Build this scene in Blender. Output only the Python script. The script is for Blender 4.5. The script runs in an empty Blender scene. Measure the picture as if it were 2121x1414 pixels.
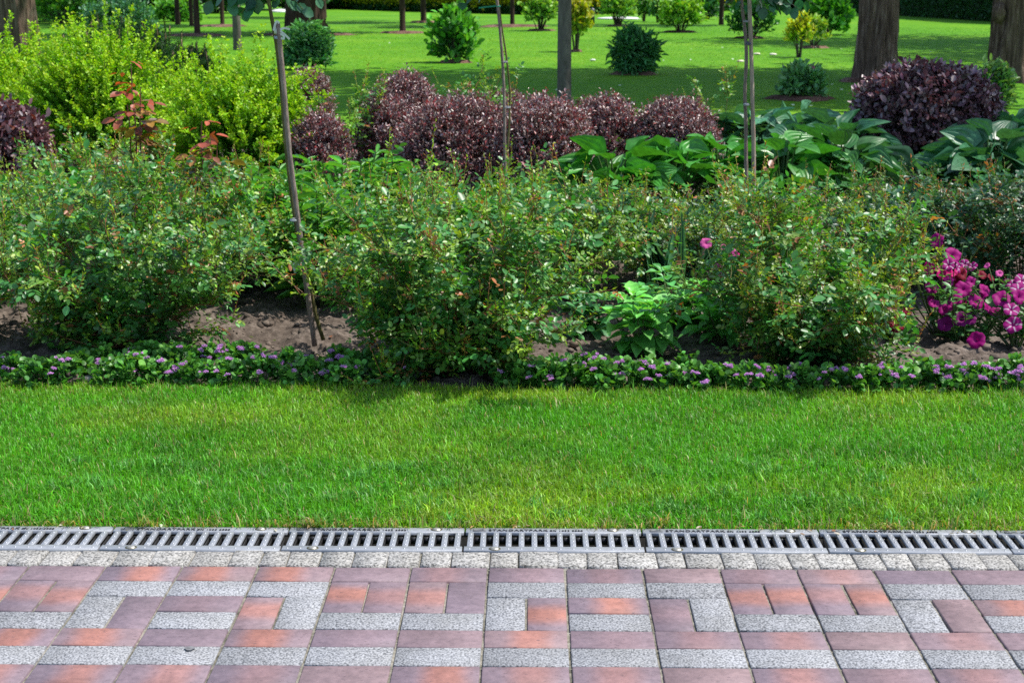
import bpy, math, random
import numpy as np
from mathutils import Vector, Matrix

# ------------------------------------------------------------------ camera, sky, sun, exposure
S = bpy.context.scene
CAM_H, PITCH, YAW, FPX = 1.5324, 0.2272, -0.01214, 3250.0
cam_d = bpy.data.cameras.new('camera'); cam = bpy.data.objects.new('camera', cam_d)
S.collection.objects.link(cam); S.camera = cam
cam.location = (0, 0, CAM_H); cam.rotation_euler = (math.pi/2-PITCH, 0, -YAW)
cam_d.sensor_width = 36.0; cam_d.lens = FPX/2121*36; cam_d.clip_end = 900
cam_d.dof.use_dof = True; cam_d.dof.focus_distance = 5.0; cam_d.dof.aperture_fstop = 10.0

SUN_AZ, SUN_EL = math.radians(86), math.radians(62)
SUNV = Vector((math.cos(SUN_EL)*math.sin(SUN_AZ), math.cos(SUN_EL)*math.cos(SUN_AZ), math.sin(SUN_EL)))
W = bpy.data.worlds.new('World'); S.world = W; W.use_nodes = True
wn = W.node_tree; wn.nodes.clear()
sky = wn.nodes.new('ShaderNodeTexSky'); sky.sky_type = 'NISHITA'; sky.sun_disc = False
sky.sun_elevation = SUN_EL; sky.sun_rotation = SUN_AZ
bg = wn.nodes.new('ShaderNodeBackground'); bg.inputs[1].default_value = 0.15
wo = wn.nodes.new('ShaderNodeOutputWorld')
wn.links.new(sky.outputs[0], bg.inputs[0]); wn.links.new(bg.outputs[0], wo.inputs[0])
sun_d = bpy.data.lights.new('sun', 'SUN'); sun = bpy.data.objects.new('sun', sun_d)
S.collection.objects.link(sun); sun_d.energy = 4.2; sun_d.angle = math.radians(0.53); sun_d.color = (1.0, .955, .88)
sun.rotation_euler = SUNV.to_track_quat('Z', 'Y').to_euler(); sun.location = SUNV*60
S.view_settings.view_transform = 'Standard'; S.view_settings.look = 'None'
S.view_settings.exposure = 0.62; S.view_settings.gamma = 1.0; S.view_settings.use_curve_mapping = False
S.cycles.max_bounces = 7; S.cycles.diffuse_bounces = 3; S.cycles.glossy_bounces = 2; S.cycles.transmission_bounces = 4
S.cycles.caustics_reflective = False; S.cycles.caustics_refractive = False
S.cycles.use_denoising = False

# ------------------------------------------------------------------ helpers
COL = S.collection
_cp, _sp, _cy, _sy = math.cos(PITCH), math.sin(PITCH), math.cos(YAW), math.sin(YAW)
FWD = np.array([_sy*_cp, _cy*_cp, -_sp]); RT = np.array([_cy, -_sy, 0.]); DN = np.cross(FWD, RT)
def ray(px, py): return FWD*FPX + RT*(px-1060.5) + DN*(py-707)
def G(px, py, z=0.0):                       # the spot on the ground seen at a photo pixel
    d = ray(px, py); t = (z-CAM_H)/d[2]; return np.array([0, 0, CAM_H])+d*t
def atY(px, py, Y):                         # the spot at a known distance
    d = ray(px, py); return np.array([0, 0, CAM_H])+d*(Y/d[1])
def atD(px, Y):                             # ground spot with photo column px at distance Y
    p = atY(px, 700, Y); 
    lo, hi = -43.0, 2500.0
    for _ in range(50):
        m = (lo+hi)/2
        if G(px, m)[1] > Y: lo = m
        else: hi = m
    return G(px, (lo+hi)/2)

class Buf:
    def __init__(s): s.V=[]; s.L=[]; s.T=[]; s.C=[]; s.n=0
    def add(s, V, L, T, C):
        V=np.asarray(V,float).reshape(-1,3); s.V.append(V); s.L.append(np.asarray(L,np.int64)+s.n); s.T.append(np.asarray(T,np.int64))
        C=np.asarray(C,float)
        if C.ndim==1: C=np.tile(C,(len(V),1))
        if C.shape[1]==3: C=np.c_[C,np.ones(len(C))]
        s.C.append(C); s.n+=len(V)
    def build(s, name, mat, parent=None, smooth=False):
        me=bpy.data.meshes.new(name)
        V=np.concatenate(s.V); L=np.concatenate(s.L); T=np.concatenate(s.T); C=np.concatenate(s.C)
        me.vertices.add(len(V)); me.vertices.foreach_set('co',V.astype(np.float32).ravel())
        me.loops.add(len(L)); me.loops.foreach_set('vertex_index',L.astype(np.int32))
        me.polygons.add(len(T)); st=np.concatenate([[0],np.cumsum(T)[:-1]])
        me.polygons.foreach_set('loop_start',st.astype(np.int32))
        me.polygons.foreach_set('loop_total',T.astype(np.int32))
        if smooth: me.polygons.foreach_set('use_smooth',np.ones(len(T),bool))
        at=me.attributes.new('tint','FLOAT_COLOR','POINT'); at.data.foreach_set('color',C.astype(np.float32).ravel())
        me.update(calc_edges=True); me.materials.append(mat)
        o=bpy.data.objects.new(name,me); COL.objects.link(o)
        if parent is not None: o.parent=parent
        return o
def tag(o, label=None, cat=None, group=None, kind=None):
    if label: o['label']=label
    if cat: o['category']=cat
    if group: o['group']=group
    if kind: o['kind']=kind
    return o
def thing(name, label, cat, loc, group=None):
    o=bpy.data.objects.new(name,None); COL.objects.link(o); o.location=Vector([float(v) for v in loc]); o.empty_display_size=.1
    return tag(o,label,cat,group)
def child(name, me, parent, M=None):
    o=bpy.data.objects.new(name,me); COL.objects.link(o); o.parent=parent
    if M is not None: o.matrix_local=M
    return o
def unit(a): return a/np.maximum(np.linalg.norm(a,axis=-1,keepdims=True),1e-9)
def srand(rng,n): return unit(rng.normal(size=(n,3)))

# leaf templates: x across, y along, z up; folded on the midrib
def tmpl(pts, fold=.22, droop=.10):
    V=[(0,0,0)]+[(-x,y,fold*x-droop*y*y) for x,y in pts]+[(0,1,-droop)]+[(x,y,fold*x-droop*y*y) for x,y in pts]
    n=len(pts); tip=n+1
    return np.array(V,float),[list(range(0,n+2))[::-1],[0]+[tip+1+i for i in range(n)]+[tip]]
OVATE=tmpl([(.36,.2),(.5,.5),(.33,.8)],.13,.10); LANCE=tmpl([(.5,.42)],.25,.25); ROUND=tmpl([(.42,.15),(.55,.5),(.4,.85)],.15,.1)
OBOV=tmpl([(.3,.35),(.5,.72)],.25,.05); LONG=tmpl([(.38,.25),(.5,.5),(.28,.8)],.25,.3)
def gridleaf(nu,nv,prof,arch,cup,ribs=0,ribh=0.0,wave=0.0):
    V=[];F=[]
    for j in range(nv+1):
        v=j/nv; w=prof(v)
        for i in range(nu+1):
            u=-1+2*i/nu
            x=.5*u*w
            z=cup*abs(u)**1.5*w*.5 - arch*v*v + ribh*math.cos(ribs*math.pi*u)*math.sin(math.pi*min(1,v*1.05))*(1-abs(u)*.3) + wave*abs(u)*math.sin(v*11+2*u)*w
            y=v - .10*abs(u)*abs(u)*math.sin(math.pi*v)*(1 if ribs else 0)
            if ribs and j==0: y=-.10*abs(u)**.7
            V.append((x,y,z))
    for j in range(nv):
        for i in range(nu):
            a=j*(nu+1)+i; F.append([a,a+1,a+nu+2,a+nu+1])
    return np.array(V),F
HOSTA=gridleaf(26,9,lambda v:(.62 if v==0 else (math.sin(math.pi*min(1,(v*.78+.22)))**.8)*1.08 if v<1 else 0.02),.38,.25,6,.022)
HOSTB=gridleaf(26,9,lambda v:(.62 if v==0 else (math.sin(math.pi*min(1,(v*.78+.22)))**.8)*1.08 if v<1 else 0.02),.12,.5,6,.022,.03)
BROAD=gridleaf(6,8,lambda v:max(.02,math.sin(math.pi*v**.85)),.35,.25,0,0,.03)
def scatter(B, tm, P, D, N, L, Wd, C):
    T,F=tm; n=len(P); k=len(T)
    if n==0: return
    D=unit(D); X=unit(np.cross(D,N)); Z=np.cross(X,D)
    L=np.broadcast_to(L,(n,)); Wd=np.broadcast_to(Wd,(n,))
    V=P[:,None,:]+X[:,None,:]*(T[None,:,0,None]*Wd[:,None,None])+D[:,None,:]*(T[None,:,1,None]*L[:,None,None])+Z[:,None,:]*(T[None,:,2,None]*L[:,None,None])
    fl=np.concatenate([np.array(f) for f in F]); ft=np.array([len(f) for f in F])
    Lp=(fl[None,:]+(np.arange(n)*k)[:,None]).ravel()
    B.add(V.reshape(-1,3),Lp,np.tile(ft,n),np.repeat(C,k,axis=0))
def tube(B, pts, rad, col, k=5, cap=True):
    pts=np.asarray(pts,float); m=len(pts); rad=np.broadcast_to(rad,(m,))
    d=np.gradient(pts,axis=0); d=unit(d); ref=np.array([.31,.17,.93]) if abs(unit(pts[-1]-pts[0])[2])<.9 else np.array([1.,.2,0])
    x=unit(np.cross(d,ref)); y=np.cross(d,x)
    a=np.arange(k)*2*math.pi/k
    V=pts[:,None,:]+rad[:,None,None]*(np.cos(a)[None,:,None]*x[:,None,:]+np.sin(a)[None,:,None]*y[:,None,:])
    i=np.arange(m-1)[:,None]*k; j=np.arange(k)[None,:]; j2=(j+1)%k
    F=np.stack([i+j,i+j2,i+k+j2,i+k+j],-1).reshape(-1,4)
    Ls=F.ravel(); Ts=np.full(len(F),4)
    if cap:
        Ls=np.concatenate([Ls,np.arange(k)[::-1],(m-1)*k+np.arange(k)]); Ts=np.concatenate([Ts,[k,k]])
    B.add(V.reshape(-1,3),Ls,Ts,col)
def box(B,x0,x1,y0,y1,z0,z1,col,ch=0.0,jit=None):
    if ch>0:
        r=[(x0,y0,z0),(x1,y0,z0),(x1,y1,z0),(x0,y1,z0),(x0,y0,z1-ch),(x1,y0,z1-ch),(x1,y1,z1-ch),(x0,y1,z1-ch),
           (x0+ch,y0+ch,z1),(x1-ch,y0+ch,z1),(x1-ch,y1-ch,z1),(x0+ch,y1-ch,z1)]
        F=[[0,1,5,4],[1,2,6,5],[2,3,7,6],[3,0,4,7],[4,5,9,8],[5,6,10,9],[6,7,11,10],[7,4,8,11],[8,9,10,11]]
    else:
        r=[(x0,y0,z0),(x1,y0,z0),(x1,y1,z0),(x0,y1,z0),(x0,y0,z1),(x1,y0,z1),(x1,y1,z1),(x0,y1,z1)]
        F=[[3,2,1,0],[4,5,6,7],[0,1,5,4],[1,2,6,5],[2,3,7,6],[3,0,4,7]]
    r=np.array(r,float)
    if jit is not None: r=r+jit(len(r))
    B.add(r,np.concatenate([np.array(f) for f in F]),[4]*len(F),col)
def jitcol(rng,C,amt=.18,hue=.08):
    n=len(C); b=np.exp(rng.normal(0,amt,(n,1))); h=np.exp(rng.normal(0,hue,(n,3)))
    return np.clip(C*b*h,0.002,.9)
def vnoise(x,y,seed=0,oct=4,lac=2.0,gain=.5):
    def n2(x,y,s):
        xi=np.floor(x).astype(np.int64); yi=np.floor(y).astype(np.int64); fx=x-xi; fy=y-yi
        def h(a,b):
            v=np.sin((a*127.1+b*311.7+s*74.7))*43758.5453; return v-np.floor(v)
        u=fx*fx*(3-2*fx); v=fy*fy*(3-2*fy)
        return (h(xi,yi)*(1-u)+h(xi+1,yi)*u)*(1-v)+(h(xi,yi+1)*(1-u)+h(xi+1,yi+1)*u)*v
    r=0; a=1; t=0
    for o in range(oct): r=r+a*n2(x,y,seed+o*13); t+=a; a*=gain; x=x*lac; y=y*lac
    return r/t

# ------------------------------------------------------------------ materials
def mat(name):
    m=bpy.data.materials.new(name); m.use_nodes=True; nt=m.node_tree; nt.nodes.clear()
    out=nt.nodes.new('ShaderNodeOutputMaterial'); p=nt.nodes.new('ShaderNodeBsdfPrincipled'); nt.links.new(p.outputs[0],out.inputs[0])
    return m,nt,p,out
def node(nt,t,**kw):
    n=nt.nodes.new(t)
    for k,v in kw.items():
        if k.startswith('i_'):
            key=k[2:]; n.inputs[int(key) if key.isdigit() else key.replace('_',' ')].default_value=v
        else: setattr(n,k,v)
    return n
def ramp(nt,stops):
    r=nt.nodes.new('ShaderNodeValToRGB'); e=r.color_ramp.elements
    while len(e)<len(stops): e.new(.5)
    for q,(p,c) in zip(e,stops): q.position=p; q.color=(*c,1) if len(c)==3 else c
    return r
def attr(nt): return node(nt,'ShaderNodeAttribute',attribute_name='tint')
def leafmat(name, rough=.35, spec=.5, trans=.3, tcol=(1.25,1.15,.45), noise=60, coat=0.0):
    m,nt,p,out=mat(name); lk=nt.links.new; a=attr(nt)
    tc=node(nt,'ShaderNodeTexCoord'); nz=node(nt,'ShaderNodeTexNoise',i_Scale=noise,i_Detail=2.0); lk(tc.outputs['Object'],nz.inputs['Vector'])
    hs=node(nt,'ShaderNodeHueSaturation'); lk(a.outputs['Color'],hs.inputs['Color'])
    mr=node(nt,'ShaderNodeMapRange',i_1=.3,i_2=.7,i_3=.78,i_4=1.22); lk(nz.outputs[0],mr.inputs[0]); lk(mr.outputs[0],hs.inputs['Value'])
    lk(hs.outputs[0],p.inputs['Base Color']); p.inputs['Roughness'].default_value=rough; p.inputs['Specular IOR Level'].default_value=spec
    if coat: p.inputs['Coat Weight'].default_value=coat; p.inputs['Coat Roughness'].default_value=.2
    tr=node(nt,'ShaderNodeBsdfTranslucent'); mx=node(nt,'ShaderNodeMix',data_type='RGBA',blend_type='MULTIPLY'); mx.inputs[0].default_value=1
    lk(hs.outputs[0],mx.inputs[6]); mx.inputs[7].default_value=(*tcol,1); lk(mx.outputs[2],tr.inputs[0])
    ms=node(nt,'ShaderNodeMixShader'); ms.inputs[0].default_value=trans
    lk(p.outputs[0],ms.inputs[1]); lk(tr.outputs[0],ms.inputs[2]); lk(ms.outputs[0],out.inputs[0]); return m
M_ROSE=leafmat('rose_leaf',.42,.7,.34,(1.4,1.4,.38))
M_SOFT=leafmat('soft_leaf',.42,.45,.32,(1.4,1.3,.45))
M_PURP=leafmat('purple_leaf',.40,1.0,.15,(1.5,.7,.6))
M_GOLD=leafmat('golden_leaf',.45,.35,.38,(1.1,1.2,.4))
M_HOST=leafmat('hosta_leaf',.38,.5,.25,(1.3,1.3,.4),noise=25)
M_GRASS=leafmat('grass_blade',.45,.4,.38,(1.35,1.2,.35),noise=30)
M_PETAL=leafmat('petal',.6,.2,.3,(1.2,.6,1.0))
M_TREE=leafmat('tree_leaf',.5,.35,.3)
def barkmat(name,c1,c2,c3,sz=7.0,st=9.0,bump=.6):
    m,nt,p,out=mat(name); lk=nt.links.new; tc=node(nt,'ShaderNodeTexCoord')
    mp=node(nt,'ShaderNodeMapping'); mp.inputs['Scale'].default_value=(st,st,1); lk(tc.outputs['Object'],mp.inputs[0])
    n1=node(nt,'ShaderNodeTexNoise',i_Scale=sz*.35,i_Detail=8.0,i_Roughness=.65); lk(mp.outputs[0],n1.inputs['Vector'])
    n2=node(nt,'ShaderNodeTexNoise',i_Scale=sz*.25,i_Detail=4.0); lk(tc.outputs['Object'],n2.inputs['Vector'])
    r=ramp(nt,[(.3,c1),(.52,c2),(.75,c3)]); lk(n1.outputs[0],r.inputs[0])
    mx=node(nt,'ShaderNodeMix',data_type='RGBA',blend_type='MULTIPLY'); mx.inputs[0].default_value=.55
    r2=ramp(nt,[(.3,(.55,.5,.48)),(.7,(1.15,1.1,1.05))]); lk(n2.outputs[0],r2.inputs[0])
    lk(r.outputs[0],mx.inputs[6]); lk(r2.outputs[0],mx.inputs[7]); lk(mx.outputs[2],p.inputs['Base Color'])
    p.inputs['Roughness'].default_value=.85; p.inputs['Specular IOR Level'].default_value=.25
    b=node(nt,'ShaderNodeBump',i_Strength=bump,i_Distance=.05); lk(n1.outputs[0],b.inputs['Height']); lk(b.outputs[0],p.inputs['Normal']); return m
M_BARK=barkmat('old_bark',(.03,.018,.013),(.17,.112,.086),(.42,.33,.27),6,11,1.0)
M_BARKD=barkmat('dark_bark',(.018,.011,.008),(.055,.034,.024),(.10,.07,.05),6,6)
M_BARKG=barkmat('grey_bark',(.07,.062,.055),(.125,.112,.10),(.19,.175,.155),14,3,.35)
M_STAKE=barkmat('stake_wood',(.11,.08,.068),(.25,.195,.168),(.42,.35,.31),40,8,.4)
M_CANE=barkmat('cane_wood',(.20,.15,.11),(.36,.28,.22),(.50,.42,.34),30,10,.25)
M_STEMG=barkmat('olive_stem',(.06,.06,.02),(.14,.13,.045),(.22,.2,.09),30,6,.3)
def tintmat(name,rough=.6,spec=.4,metal=0.0,nscale=80,namt=.25,bump=0.0):
    m,nt,p,out=mat(name); lk=nt.links.new; a=attr(nt); tc=node(nt,'ShaderNodeTexCoord')
    nz=node(nt,'ShaderNodeTexNoise',i_Scale=nscale,i_Detail=5.0); lk(tc.outputs['Object'],nz.inputs['Vector'])
    mr=node(nt,'ShaderNodeMapRange',i_1=.3,i_2=.7,i_3=1-namt,i_4=1+namt); lk(nz.outputs[0],mr.inputs[0])
    hs=node(nt,'ShaderNodeHueSaturation'); lk(a.outputs['Color'],hs.inputs['Color']); lk(mr.outputs[0],hs.inputs['Value'])
    lk(hs.outputs[0],p.inputs['Base Color']); p.inputs['Roughness'].default_value=rough; p.inputs['Specular IOR Level'].default_value=spec; p.inputs['Metallic'].default_value=metal
    if bump:
        b=node(nt,'ShaderNodeBump',i_Strength=bump,i_Distance=.004); lk(nz.outputs[0],b.inputs['Height']); lk(b.outputs[0],p.inputs['Normal'])
    return m
M_CANES=tintmat('rose_cane',.5,.4,nscale=40)
M_TIE=tintmat('tie_tape',.5,.4,nscale=30,namt=.1)
M_METAL=tintmat('grey_grate_coating',.42,.45,.25,nscale=55,namt=.13,bump=.12)
M_DARK=tintmat('dark_channel',.9,.2,nscale=60,namt=.4,bump=.5)
M_STONE=tintmat('pale_stone',.85,.3,nscale=25,namt=.25,bump=.6)
M_CLOD=tintmat('soil_clod',.95,.15,nscale=60,namt=.35,bump=.8)

def brickmat():
    # tint = (u along brick, v across, orange strength, random)
    m,nt,p,out=mat('paving_clinker'); lk=nt.links.new; a=attr(nt); sp=node(nt,'ShaderNodeSeparateColor'); lk(a.outputs['Color'],sp.inputs[0])
    tc=node(nt,'ShaderNodeTexCoord')
    def mth(op,x,y=None,cl=False):
        n=node(nt,'ShaderNodeMath',operation=op,use_clamp=cl)
        for i,v in enumerate((x,y)):
            if v is None: continue
            if isinstance(v,(int,float)): n.inputs[i].default_value=v
            else: lk(v,n.inputs[i])
        return n.outputs[0]
    nz=node(nt,'ShaderNodeTexNoise',i_Scale=9.0,i_Detail=3.0); lk(tc.outputs['Object'],nz.inputs['Vector'])
    du=mth('ABSOLUTE',mth('SUBTRACT',sp.outputs[0],.5)); e=mth('ADD',du,mth('MULTIPLY',mth('SUBTRACT',nz.outputs[0],.5),.22))
    mr=node(nt,'ShaderNodeMapRange',interpolation_type='SMOOTHSTEP',i_1=.06,i_2=.40,i_3=.95,i_4=0.0); lk(e,mr.inputs[0])
    msk=mth('MULTIPLY',mr.outputs[0],sp.outputs[2],True)
    hu=ramp(nt,[(0,(0.1865,0.1428,0.1663)),(.35,(0.2058,0.1529,0.1739)),(.7,(0.2226,0.1596,0.1739)),(1,(0.2335,0.1638,0.1680))]); lk(a.outputs['Alpha'],hu.inputs[0])
    mx=node(nt,'ShaderNodeMix',data_type='RGBA'); lk(msk,mx.inputs[0]); lk(hu.outputs[0],mx.inputs[6]); mx.inputs[7].default_value=(.335,.150,.115,1)
    n2=node(nt,'ShaderNodeTexNoise',i_Scale=45.0,i_Detail=6.0,i_Roughness=.7); lk(tc.outputs['Object'],n2.inputs['Vector'])
    r2=ramp(nt,[(.3,(.72,.72,.74)),(.7,(1.18,1.16,1.16))]); lk(n2.outputs[0],r2.inputs[0])
    m2=node(nt,'ShaderNodeMix',data_type='RGBA',blend_type='MULTIPLY'); m2.inputs[0].default_value=1; lk(mx.outputs[2],m2.inputs[6]); lk(r2.outputs[0],m2.inputs[7])
    n8=node(nt,'ShaderNodeTexNoise',i_Scale=4.5,i_Detail=6.0,i_Roughness=.7); lk(tc.outputs['Object'],n8.inputs['Vector']); r8=ramp(nt,[(.32,(.70,.70,.70)),(.6,(1.08,1.08,1.08))]); lk(n8.outputs[0],r8.inputs[0])
    m8=node(nt,'ShaderNodeMix',data_type='RGBA',blend_type='MULTIPLY'); m8.inputs[0].default_value=.8; lk(m2.outputs[2],m8.inputs[6]); lk(r8.outputs[0],m8.inputs[7]); m2=m8
    # drag marks and pits
    mp=node(nt,'ShaderNodeMapping'); mp.inputs['Rotation'].default_value=(0,0,.6); mp.inputs['Scale'].default_value=(1,3.2,1); lk(tc.outputs['Object'],mp.inputs[0])
    vo=node(nt,'ShaderNodeTexVoronoi',i_Scale=42.0,i_Randomness=1.0); lk(mp.outputs[0],vo.inputs['Vector'])
    n3=node(nt,'ShaderNodeTexNoise',i_Scale=28.0); lk(tc.outputs['Object'],n3.inputs['Vector'])
    th=mth('MULTIPLY',n3.outputs[0],.36)
    pit=mth('LESS_THAN',mth('ADD',vo.outputs['Distance'],.04),th)
    m3=node(nt,'ShaderNodeMix',data_type='RGBA'); lk(mth('MULTIPLY',pit,.8),m3.inputs[0]); lk(m2.outputs[2],m3.inputs[6]); m3.inputs[7].default_value=(.09,.06,.07,1)
    lk(m3.outputs[2],p.inputs['Base Color']); p.inputs['Roughness'].default_value=.62; p.inputs['Specular IOR Level'].default_value=.35
    bp=node(nt,'ShaderNodeBump',i_Strength=.35,i_Distance=.002); lk(mth('SUBTRACT',n2.outputs[0],mth('MULTIPLY',pit,.6)),bp.inputs['Height']); lk(bp.outputs[0],p.inputs['Normal']); return m
def granitemat(name,lo,mid,hi,sc=1.0,bump=.5):
    m,nt,p,out=mat(name); lk=nt.links.new; tc=node(nt,'ShaderNodeTexCoord'); a=attr(nt)
    n1=node(nt,'ShaderNodeTexNoise',i_Scale=190.0*sc,i_Detail=3.0,i_Roughness=.6); lk(tc.outputs['Object'],n1.inputs['Vector'])
    v=node(nt,'ShaderNodeTexVoronoi',i_Scale=150.0*sc); lk(tc.outputs['Object'],v.inputs['Vector'])
    r=ramp(nt,[(.36,lo),(.47,mid),(.58,hi)]); lk(n1.outputs[0],r.inputs[0])
    mx=node(nt,'ShaderNodeMix',data_type='RGBA',blend_type='MULTIPLY'); mx.inputs[0].default_value=.45
    r2=ramp(nt,[(0.0,(.45,.45,.48)),(.35,(1,1,1)),(1,(1.25,1.25,1.25))]); sc2=node(nt,'ShaderNodeSeparateColor'); lk(v.outputs['Color'],sc2.inputs[0]); lk(sc2.outputs[0],r2.inputs[0])
    lk(r.outputs[0],mx.inputs[6]); lk(r2.outputs[0],mx.inputs[7])
    m2=node(nt,'ShaderNodeMix',data_type='RGBA',blend_type='MULTIPLY'); m2.inputs[0].default_value=1; lk(mx.outputs[2],m2.inputs[6]); lk(a.outputs['Color'],m2.inputs[7])
    n9=node(nt,'ShaderNodeTexNoise',i_Scale=6.0,i_Detail=5.0,i_Roughness=.7); lk(tc.outputs['Object'],n9.inputs['Vector']); r9=ramp(nt,[(.3,(.80,.79,.76)),(.65,(1.06,1.06,1.06))]); lk(n9.outputs[0],r9.inputs[0])
    m9=node(nt,'ShaderNodeMix',data_type='RGBA',blend_type='MULTIPLY'); m9.inputs[0].default_value=1; lk(m2.outputs[2],m9.inputs[6]); lk(r9.outputs[0],m9.inputs[7]); m2=m9
    lk(m2.outputs[2],p.inputs['Base Color']); p.inputs['Roughness'].default_value=.75; p.inputs['Specular IOR Level'].default_value=.3
    b=node(nt,'ShaderNodeBump',i_Strength=bump,i_Distance=.003); lk(n1.outputs[0],b.inputs['Height']); lk(b.outputs[0],p.inputs['Normal']); return m
M_BRICK=brickmat()
M_GRAN=granitemat('grey_granite_paver',(0.0748,0.0792,0.0862),(0.2200,0.2244,0.2341),(0.3608,0.3661,0.3784))
M_SETT=granitemat('pale_granite_sett',(.075,.073,.07),(.26,.256,.248),(.43,.42,.408),.8,1.0)
def groundmat(name,stops,scale,bump,dist=.02,det=8.0):
    m,nt,p,out=mat(name); lk=nt.links.new; tc=node(nt,'ShaderNodeTexCoord')
    n=node(nt,'ShaderNodeTexNoise',i_Scale=scale,i_Detail=det,i_Roughness=.65); lk(tc.outputs['Object'],n.inputs['Vector'])
    n2=node(nt,'ShaderNodeTexNoise',i_Scale=scale*.06,i_Detail=3.0); lk(tc.outputs['Object'],n2.inputs['Vector'])
    mm=node(nt,'ShaderNodeMath',operation='ADD'); mu=node(nt,'ShaderNodeMath',operation='MULTIPLY_ADD',i_1=.6,i_2=-.3); lk(n2.outputs[0],mu.inputs[0]); lk(n.outputs[0],mm.inputs[0]); lk(mu.outputs[0],mm.inputs[1])
    r=ramp(nt,stops); lk(mm.outputs[0],r.inputs[0]); lk(r.outputs[0],p.inputs['Base Color'])
    p.inputs['Roughness'].default_value=.95; p.inputs['Specular IOR Level'].default_value=.15
    b=node(nt,'ShaderNodeBump',i_Strength=bump,i_Distance=dist); lk(n.outputs[0],b.inputs['Height']); lk(b.outputs[0],p.inputs['Normal']); return m
M_SOIL=groundmat('bed_soil',[(.3,(.045,.034,.027)),(.5,(.11,.086,.07)),(.72,(.21,.17,.142))],26,.9)
M_MULCH=groundmat('bark_mulch',[(.3,(.05,.025,.018)),(.5,(.14,.075,.055)),(.72,(.30,.20,.15))],30,1.0)
M_SAND=groundmat('joint_sand',[(.3,(.06,.06,.045)),(.5,(.18,.17,.135)),(.72,(.31,.29,.25))],60,.8,.005)
M_TURF=groundmat('turf',[(.3,(.04,.09,.012)),(.5,(.07,.16,.018)),(.72,(.12,.2,.03))],40,.8)
M_FAR=groundmat('lawn_turf',[(.25,(.045,.16,.004)),(.5,(.08,.235,.006)),(.75,(.165,.31,.014))],5,.35,.03)

# ------------------------------------------------------------------ ground sheets
def sheet(name,x0,x1,y0,y1,z,m):
    B=Buf(); B.add([(x0,y0,z),(x1,y0,z),(x1,y1,z),(x0,y1,z)],[0,1,2,3],[4],(.1,.2,.03)); return tag(B.build(name,m),kind='structure')
def grid(B,xs,ys,zf,col=(.1,.1,.1)):
    X,Y=np.meshgrid(xs,ys); Z=zf(X,Y); nx=len(xs); ny=len(ys)
    i=np.arange(ny-1)[:,None]*nx+np.arange(nx-1)[None,:]
    F=np.stack([i,i+1,i+nx+1,i+nx],-1).reshape(-1,4)
    B.add(np.stack([X,Y,Z],-1).reshape(-1,3),F.ravel(),np.full(len(F),4),col)
sheet('ground',-400,400,-60,600,-.12,M_TURF)
def edgeY(x): return np.interp(x,[-3.5,-2,-.6,-.15,.2,1,3.5],[5.93,5.93,5.90,5.83,5.82,5.84,5.84])+.03*(vnoise(np.asarray(x)*5.0,np.asarray(x)*0,3)-.5)
B=Buf(); grid(B,np.linspace(-4.5,4.5,220),np.linspace(4.255,6.0,60),lambda X,Y:-.012+.016*(vnoise(X*9,Y*9,5)-.5)-.10*np.clip((Y-edgeY(X))/.05,0,1))
tag(B.build('lawn_strip',M_TURF,smooth=True),kind='structure')
def soilZ(X,Y):
    z=-.035+.10*(vnoise(X*2.2,Y*2.2,21,3)-.5)+.085*(vnoise(X*14,Y*14,31,4)-.5)
    return z-.12*np.clip((5.9-Y)/.1,0,1)-.12*np.clip((Y-14.6)/1.0,0,1)
B=Buf(); grid(B,np.linspace(-3.2,3.2,320),np.linspace(5.70,8.6,150),soilZ); grid(B,np.linspace(-9,9,150),np.linspace(8.6,16.0,70),soilZ)
tag(B.build('soil',M_SOIL,smooth=True),kind='structure')
sheet('lawn',-400,400,15.2,600,-.02,M_FAR)
rng=np.random.default_rng(5)
ico_v=[];ico_f=[]
_t=(1+5**.5)/2
ico_v=unit(np.array([(-1,_t,0),(1,_t,0),(-1,-_t,0),(1,-_t,0),(0,-1,_t),(0,1,_t),(0,-1,-_t),(0,1,-_t),(_t,0,-1),(_t,0,1),(-_t,0,-1),(-_t,0,1)],float))
ico_f=[[0,11,5],[0,5,1],[0,1,7],[0,7,10],[0,10,11],[1,5,9],[5,11,4],[11,10,2],[10,7,6],[7,1,8],[3,9,4],[3,4,2],[3,2,6],[3,6,8],[3,8,9],[4,9,5],[2,4,11],[6,2,10],[8,6,7],[9,8,1]]
B=Buf(); n=4200
P=np.c_[rng.uniform(-2.9,2.9,n),5.88+rng.random(n)**1.5*2.4,np.zeros(n)]; P[:,2]=soilZ(P[:,0],P[:,1])
sz=.004+.017*rng.random(n)**3
for p,s_ in zip(P,sz):
    V=ico_v*(1+rng.uniform(-.3,.3,(12,1)))*s_*np.array([1.2,1.2,.8]); c=rng.uniform(.6,1.5)
    B.add(V+p,np.array(ico_f).ravel(),[3]*20,np.array([.12,.095,.077])*c)
tag(B.build('soil_clods',M_CLOD),'crumbly dry clods on the bare soil','soil',kind='stuff')

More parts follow.
